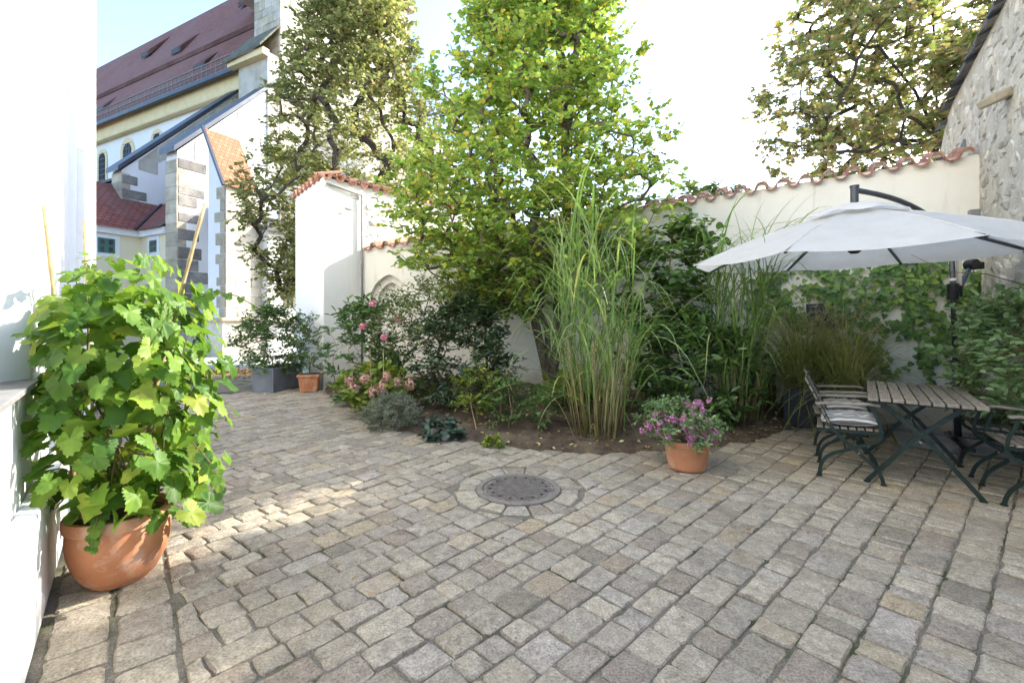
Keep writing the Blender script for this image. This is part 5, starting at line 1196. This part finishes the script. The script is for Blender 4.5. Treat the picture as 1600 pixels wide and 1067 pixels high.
for i in range(5):
    s_ = i / 4
    for k in range(N_): a_ = UP + 2 * math.pi * k / N_; r_ = .42 * s_; vs_.append((UC.x + r_ * math.cos(a_), UC.y + r_ * math.sin(a_), UZ + URISE + .05 - .13 * s_ + .012 * math.cos(8 * (a_ - UP)) * s_ + .03 * math.sin(math.pi * s_)))
for i in range(4):
    for k in range(N_): fs.append((i * N_ + k, i * N_ + (k + 1) % N_, (i + 1) * N_ + (k + 1) % N_, (i + 1) * N_ + k))
m.add(vs_, fs); m.obj('vent_cap', M['canopy'], um, smooth=True)
for k in range(8):
    m = MB(); pts = []
    for i in range(9): s_ = .12 + .88 * i / 8; pts.append(apex.lerp(tipv[k], s_) + Vector((0, 0, .045 * math.sin(math.pi * s_) + .001)))
    m.tube(pts, .0065, 6); m.obj('seam', M['canopy'], um, smooth=True)
hub = Vector((UC.x, UC.y, UZ + .10))
for k in range(8):
    q = tipv[k]; m = MB(); m.bar(apex.lerp(q, .03) - Vector((0, 0, .03)), apex.lerp(q, .5) + Vector((0, 0, .012)), .018, .024); m.bar(apex.lerp(q, .5) + Vector((0, 0, .012)), apex.lerp(q, .985) - Vector((0, 0, .008)), .018, .024); rb = m.obj('rib', M['pole'], um)
    m = MB(); m.bar(hub, apex.lerp(q, .42) - Vector((0, 0, .002)), .014, .018); m.obj('strut', M['pole'], rb)
    m = MB(); m.box(apex.lerp(q, .985) - Vector((0, 0, .012)), (.02, .02, .022)); m.obj('tip_cap', M['black'], rb, bevel=.006)
m = MB(); m.lathe([(.03, -.05), (.055, -.03), (.055, .03), (.03, .04)], hub, 16); m.obj('hub', M['black'], um, auto=True)
m = MB(); m.tube([hub, apex + Vector((0, 0, .06))], .02, 10); m.obj('mast', M['pole'], um, smooth=True)
PB_ = Vector((4.98, 5.08, 0)); PTp = Vector((4.88, 5.06, 2.42))
m = MB(); m.tube([PB_ + Vector((0, 0, .03)), PB_.lerp(PTp, .37)], .032, 18); m.obj('pole', M['pole'], um, smooth=True)
m = MB(); m.tube([PB_.lerp(PTp, .37), PTp], .025, 18); m.obj('upper_pole', M['pole'], um, smooth=True)
m = MB(); m.tube([PB_.lerp(PTp, .35), PB_.lerp(PTp, .385)], .043, 18); m.obj('pole_collar', M['pole'], um, smooth=False)
fin = apex + Vector((0, 0, .05))
arm_end = PTp + (PTp - fin).normalized() * .0 + Vector((.08, .02, -.1))
m = MB(); pts = [fin + Vector((.01, 0, .13))]
for k in range(1, 11): s_ = k / 10; p = pts[0].lerp(arm_end, s_); pts.append(p + Vector((0, 0, .10 * math.sin(math.pi * s_) )))
m.tube(pts, .026, 10); m.obj('arm', M['pole'], um, smooth=True)
m = MB(); m.tube([fin, fin + Vector((0, 0, .155))], .034, 12); m.tube([fin + Vector((0, 0, .155)), fin + Vector((0, 0, .175))], .04, 12); m.obj('arm_joint', M['pole'], um, auto=True)
cr = PB_.lerp(PTp, .70)                                  # sliding collar, crank strut and white cord guard
m = MB(); m.tube([cr - Vector((0, 0, .09)), cr + Vector((0, 0, .09))], .052, 14); m.box(cr + Vector((.055, 0, -.0)), (.07, .05, .12)); col_ = m.obj('slider', M['black'], um, bevel=.008)
m = MB(); m.bar(cr + Vector((.07, 0, .02)), cr + Vector((.22, .0, .34)), .03, .035); m.obj('strut_lever', M['blue_metal'], um, bevel=.004)
m = MB(); m.tube([cr + Vector((.21, -.05, .30)), cr + Vector((.21, .05, .30))], .06, 12); m.box(cr + Vector((.29, 0, .29)), (.08, .05, .08)); m.obj('crank_housing', M['black'], um, bevel=.008)
m = MB(); m.box(cr + Vector((.055, -.01, .24)), (.022, .05, .34)); m.obj('cord_guard', mat_noise('beige_plastic', (.5, .45, .37), (.6, .55, .46), 5, .6, .1, 40, .002), um)
m = MB(); m.tube([cr + Vector((-.002, 0, .12)), cr + Vector((-.004, 0, .15))], .031, 14); m.obj('sleeve', M['white_paint'], um)
la, fa = Vector((.56, .83, 0)).normalized(), Vector((.83, -.56, 0)).normalized(); up3 = Vector((0, 0, 1))
m = MB(); m.bar(PB_ - la * .55 + Vector((0, 0, .06)), PB_ + la * .3 + Vector((0, 0, .06)), .06, .05); m.bar(PB_ - fa * .62 + Vector((0, 0, .062)), PB_ + fa * .35 + Vector((0, 0, .062)), .06, .05); m.obj('cross_base', M['pole'], um, bevel=.004)
SG = 'concrete slabs weighing down the parasol base'
for i, (sa_, sb_, lb) in enumerate(((-.30, -.33, 'front left concrete slab on the parasol base'), (-.30, .22, 'front right concrete slab on the parasol base'), (.2, -.33, 'rear left concrete slab on the parasol base'))):
    m = MB(); m.box(PB_ + la * sa_ + fa * sb_ + Vector((0, 0, .045)), (.48, .48, .07), (la, fa, up3)); tag(m.obj('concrete_slab', M['concrete'], None, bevel=.008), lb, 'slab', SG, 'thing')

# ------------------------------------------------------------------ folding table
tb = empty('folding_table', Vector((3.55, 4.1, 0)), 'weathered folding table with slatted wooden top and green legs', 'table')
TO = Vector((2.954, 3.785, 0)); TW, TL, TZt = .72, 1.30, .74
lt, ft = Vector((.61, .792, 0)), Vector((.792, -.61, 0))
def TP(a_, b_, z): return TO + ft * a_ + lt * b_ + Vector((0, 0, z))
nS = 9; sw = TW / nS
for k in range(nS):
    me = bpy.data.objects.new('table_slat', None) if False else None
    m = MB(); m.box((0, 0, 0), (TL + R.uniform(-.006, .006), sw - .011, .026)); o_ = m.obj('table_slat', M['wood'], tb, bevel=.004)
    Mx = Matrix((lt, -ft, up3)).transposed().to_4x4() @ Matrix.Rotation(R.gauss(0, .003), 4, 'X'); Mx.translation = TP((k + .5) * sw, TL / 2, TZt - .013 + R.uniform(-.002, .002)); o_.matrix_basis = Mx
for b_ in (.17, TL - .17):
    m = MB(); m.bar(TP(.03, b_, TZt - .042), TP(TW - .03, b_, TZt - .042), .03, .03); m.obj('cross_bar', M['green_metal'], tb)
for b_, sg in ((.13, 1), (TL - .13, -1)):
    for k, (x0, x1) in enumerate(((.10, TW - .02), (TW - .13, .0))):
        o_ = .018 * k * sg; P_ = [TP(x0, b_ + o_, TZt - .05), TP(x0 + (x1 - x0) * .5, b_ + o_, .40), TP(x0 + (x1 - x0) * .78, b_ + o_, .18), TP(x0 + (x1 - x0) * 1.0, b_ + o_, .012)]
        m = MB()
        for a1, b1 in zip(P_[:-1], P_[1:]): m.bar(a1 + (a1 - b1).normalized() * .008, b1, .010, .034, ft)
        lg = m.obj('leg', M['green_metal'], tb)
        m = MB(); m.lathe([(.026, 0), (.026, .008), (.012, .016)], P_[-1] + Vector((0, 0, -.010)), 12); m.obj('foot', M['green_metal'], lg)
    m = MB(); m.tube([TP(TW / 2 - .02, b_ - .03, .40), TP(TW / 2 - .02, b_ + .04, .40)], .009, 8); m.obj('pivot', M['iron'], tb)
m = MB(); m.tube([TP(.36, .13, .40), TP(.36, TL - .13, .40)], .008, 8); m.obj('stretcher', M['green_metal'], tb)

# ------------------------------------------------------------------ folding armchairs (local frame: +X front, Y sideways)
def make_chair(cushion):
    root = bpy.data.objects.new('folding_armchair', None); sc.collection.objects.link(root); root.empty_display_size = .1
    def curve(pts, n=5):                             # smooth polyline through points
        out = []; P_ = [Vector(p) for p in pts]
        for i in range(len(P_) - 1):
            p0, p1, p2, p3 = P_[max(i - 1, 0)], P_[i], P_[i + 1], P_[min(i + 2, len(P_) - 1)]
            for k in range(n):
                t_ = k / n; out.append(.5 * ((2 * p1) + (p2 - p0) * t_ + (2 * p0 - 5 * p1 + 4 * p2 - p3) * t_ * t_ + (3 * p1 - p0 - 3 * p2 + p3) * t_ ** 3))
        out.append(P_[-1]); return out
    def flat(m_, pts, w=.028, th=.008):
        vs_, fs = [], []
        for i, p in enumerate(pts):
            d = (pts[min(i + 1, len(pts) - 1)] - pts[max(i - 1, 0)]).normalized(); u_ = d.cross(Vector((0, 1, 0))).normalized(); y_ = Vector((0, 1, 0))
            vs_ += [p - u_ * w / 2 - y_ * th / 2, p + u_ * w / 2 - y_ * th / 2, p + u_ * w / 2 + y_ * th / 2, p - u_ * w / 2 + y_ * th / 2]
        for i in range(len(pts) - 1):
            for k in range(4): fs.append((4 * i + k, 4 * i + (k + 1) % 4, 4 * i + 4 + (k + 1) % 4, 4 * i + 4 + k))
        fs += [(3, 2, 1, 0), tuple(4 * (len(pts) - 1) + k for k in range(4))]; m_.add(vs_, fs)
    for sg in (-1, 1):
        y = .235 * sg
        m_ = MB(); flat(m_, curve([(-.30, y, .86), (-.195, y, .62), (-.10, y, .42), (.08, y, .24), (.20, y, .12), (.24, y, .012)])); lg = m_.obj('leg', M['green_metal'], root)   # back upright that runs down to the front foot
        m_ = MB(); m_.lathe([(.024, 0), (.024, .008), (.012, .014)], (.24, y, .001), 12); m_.obj('foot', M['green_metal'], lg)
        y2 = y - .014 * sg
        m_ = MB(); flat(m_, curve([(.225, y2, .43), (.20, y2, .36), (.02, y2, .27), (-.12, y2, .20), (-.185, y2, .12), (-.205, y2, .012)])); lg = m_.obj('leg', M['green_metal'], root)
        m_ = MB(); m_.lathe([(.024, 0), (.024, .008), (.012, .014)], (-.205, y2, .001), 12); m_.obj('foot', M['green_metal'], lg)
        m_ = MB(); m_.tube([(.075, y - .02 * sg, .245), (.075, y + .012 * sg, .245)], .008, 8); m_.obj('pivot', M['iron'], root)
        m_ = MB(); flat(m_, curve([(.16, y, .655), (.185, y, .58), (.215, y, .50), (.225, y, .43)]), .024); m_.obj('arm_support', M['green_metal'], root)
        m_ = MB(); pts = curve([(-.235, y, .64), (-.12, y, .655), (.02, y, .66), (.14, y, .668), (.22, y, .66)], 3); vs_, fs = [], []
        for i, p in enumerate(pts):
            w_ = .048 * (.75 + .35 * math.sin(math.pi * i / (len(pts) - 1)))
            for a1, b1 in ((-1, -1), (1, -1), (1, 1), (-1, 1)): vs_.append(p + Vector((0, a1 * w_ / 2, b1 * .011)))
        for i in range(len(pts) - 1):
            for k in range(4): fs.append((4 * i + k, 4 * i + 4 + k, 4 * i + 4 + (k + 1) % 4, 4 * i + (k + 1) % 4))
        fs += [(0, 1, 2, 3), tuple(4 * (len(pts) - 1) + k for k in (3, 2, 1, 0))]; m_.add(vs_, fs); m_.obj('armrest', M['wood'], root, bevel=.005)
        m_ = MB(); flat(m_, [Vector((-.22, y2, .405)), Vector((.23, y2, .425))], .022); m_.obj('seat_rail', M['green_metal'], root)
    def slat(nm, M4, L_, w_, t_): m_ = MB(); m_.box((0, 0, 0), (L_, w_, t_)); o_ = m_.obj(nm, M['wood'], root, bevel=.004); o_.matrix_basis = M4
    for k in range(8):
        x = -.20 + k * .058; slat('seat_slat', Matrix.Translation((x, 0, .418 + (x + .2) * .045 + .012)) @ Matrix.Rotation(math.pi / 2, 4, 'Z'), .45, .045, .016)
    for k in range(6):
        z = .50 + k * .066; x = -.145 - (z - .50) * .46; slat('back_slat', Matrix.Translation((x, 0, z)) @ Matrix.Rotation(math.radians(-25), 4, 'Y') @ Matrix.Rotation(math.pi / 2, 4, 'Z') @ Matrix.Rotation(math.pi / 2, 4, 'X'), .49, .055, .014)
    m_ = MB(); m_.tube([(-.02, -.235, .265), (-.02, .235, .265)], .007, 8); m_.obj('stretcher', M['green_metal'], root)
    m_ = MB(); m_.tube([(-.30, -.235, .86), (-.30, .235, .86)], .008, 8); m_.obj('top_rail', M['green_metal'], root)
    return root
def make_cushion(name, label):
    m_ = MB(); n = 28; vs_, fs = [], []; tufts = [(-.09, -.09), (.09, -.09), (-.09, .09), (.09, .09)]
    for side in (1, -1):
        for i in range(n + 1):
            for j in range(n + 1):
                u_, v_ = i / n * 2 - 1, j / n * 2 - 1; e_ = max(0, 1 - abs(u_) ** 3.2) ** .45 * max(0, 1 - abs(v_) ** 3.2) ** .45; rr_ = 1 - .06 * (abs(u_) * abs(v_)) ** 2
                x, y = u_ * .215 * rr_, v_ * .215 * rr_; h_ = .062 * e_ - sum(.034 * math.exp(-((x - a1) ** 2 + (y - b1) ** 2) / .0011) for a1, b1 in tufts) * e_ + .004 * math.sin(x * 60) * e_
                vs_.append((x, y, side * h_ * (1 if side > 0 else .7)))
        o_ = 0 if side == 1 else (n + 1) ** 2
        for i in range(n):
            for j in range(n):
                f_ = (o_ + i * (n + 1) + j, o_ + (i + 1) * (n + 1) + j, o_ + (i + 1) * (n + 1) + j + 1, o_ + i * (n + 1) + j + 1); fs.append(f_ if side == 1 else f_[::-1])
    m_.add(vs_, fs); o_ = m_.obj(name, M['stripe'], None, smooth=True); return tag(o_, label, 'cushion', 'striped seat cushions')
CHG = 'green and wood folding armchairs at the table'
proto = make_chair(True); yaw = math.atan2(fa.y, fa.x)
spots = [((3.03, 4.12), yaw, 'front armchair left of the table with a striped cushion'), ((3.40, 4.72), yaw + .05, 'armchair with striped cushion behind the front left one'),
         ((4.00, 3.47), yaw + math.pi + .04, 'armchair nearest the right edge, mostly behind the rose bush'), ((4.38, 4.06), yaw + math.pi - .03, 'empty armchair between parasol base and right edge')]
for i, (p, a_, lb) in enumerate(spots):
    o_ = proto if i == 0 else copy_tree(proto); o_.location = (p[0], p[1], .004); o_.rotation_euler = (0, 0, a_); tag(o_, lb, 'chair', CHG)
for i, lb in ((0, 'grey and white striped cushion on the front left armchair'), (1, 'grey and white striped cushion on the rear left armchair')):
    cu_ = make_cushion('seat_cushion', lb); p, a_, _ = spots[i]; cu_.location = Vector((p[0], p[1], .495)) + Vector((math.cos(a_), math.sin(a_), 0)) * .02; cu_.rotation_euler = (0, -.045, a_)

for o in sc.objects:
    if "_w" in o: del o["_w"]
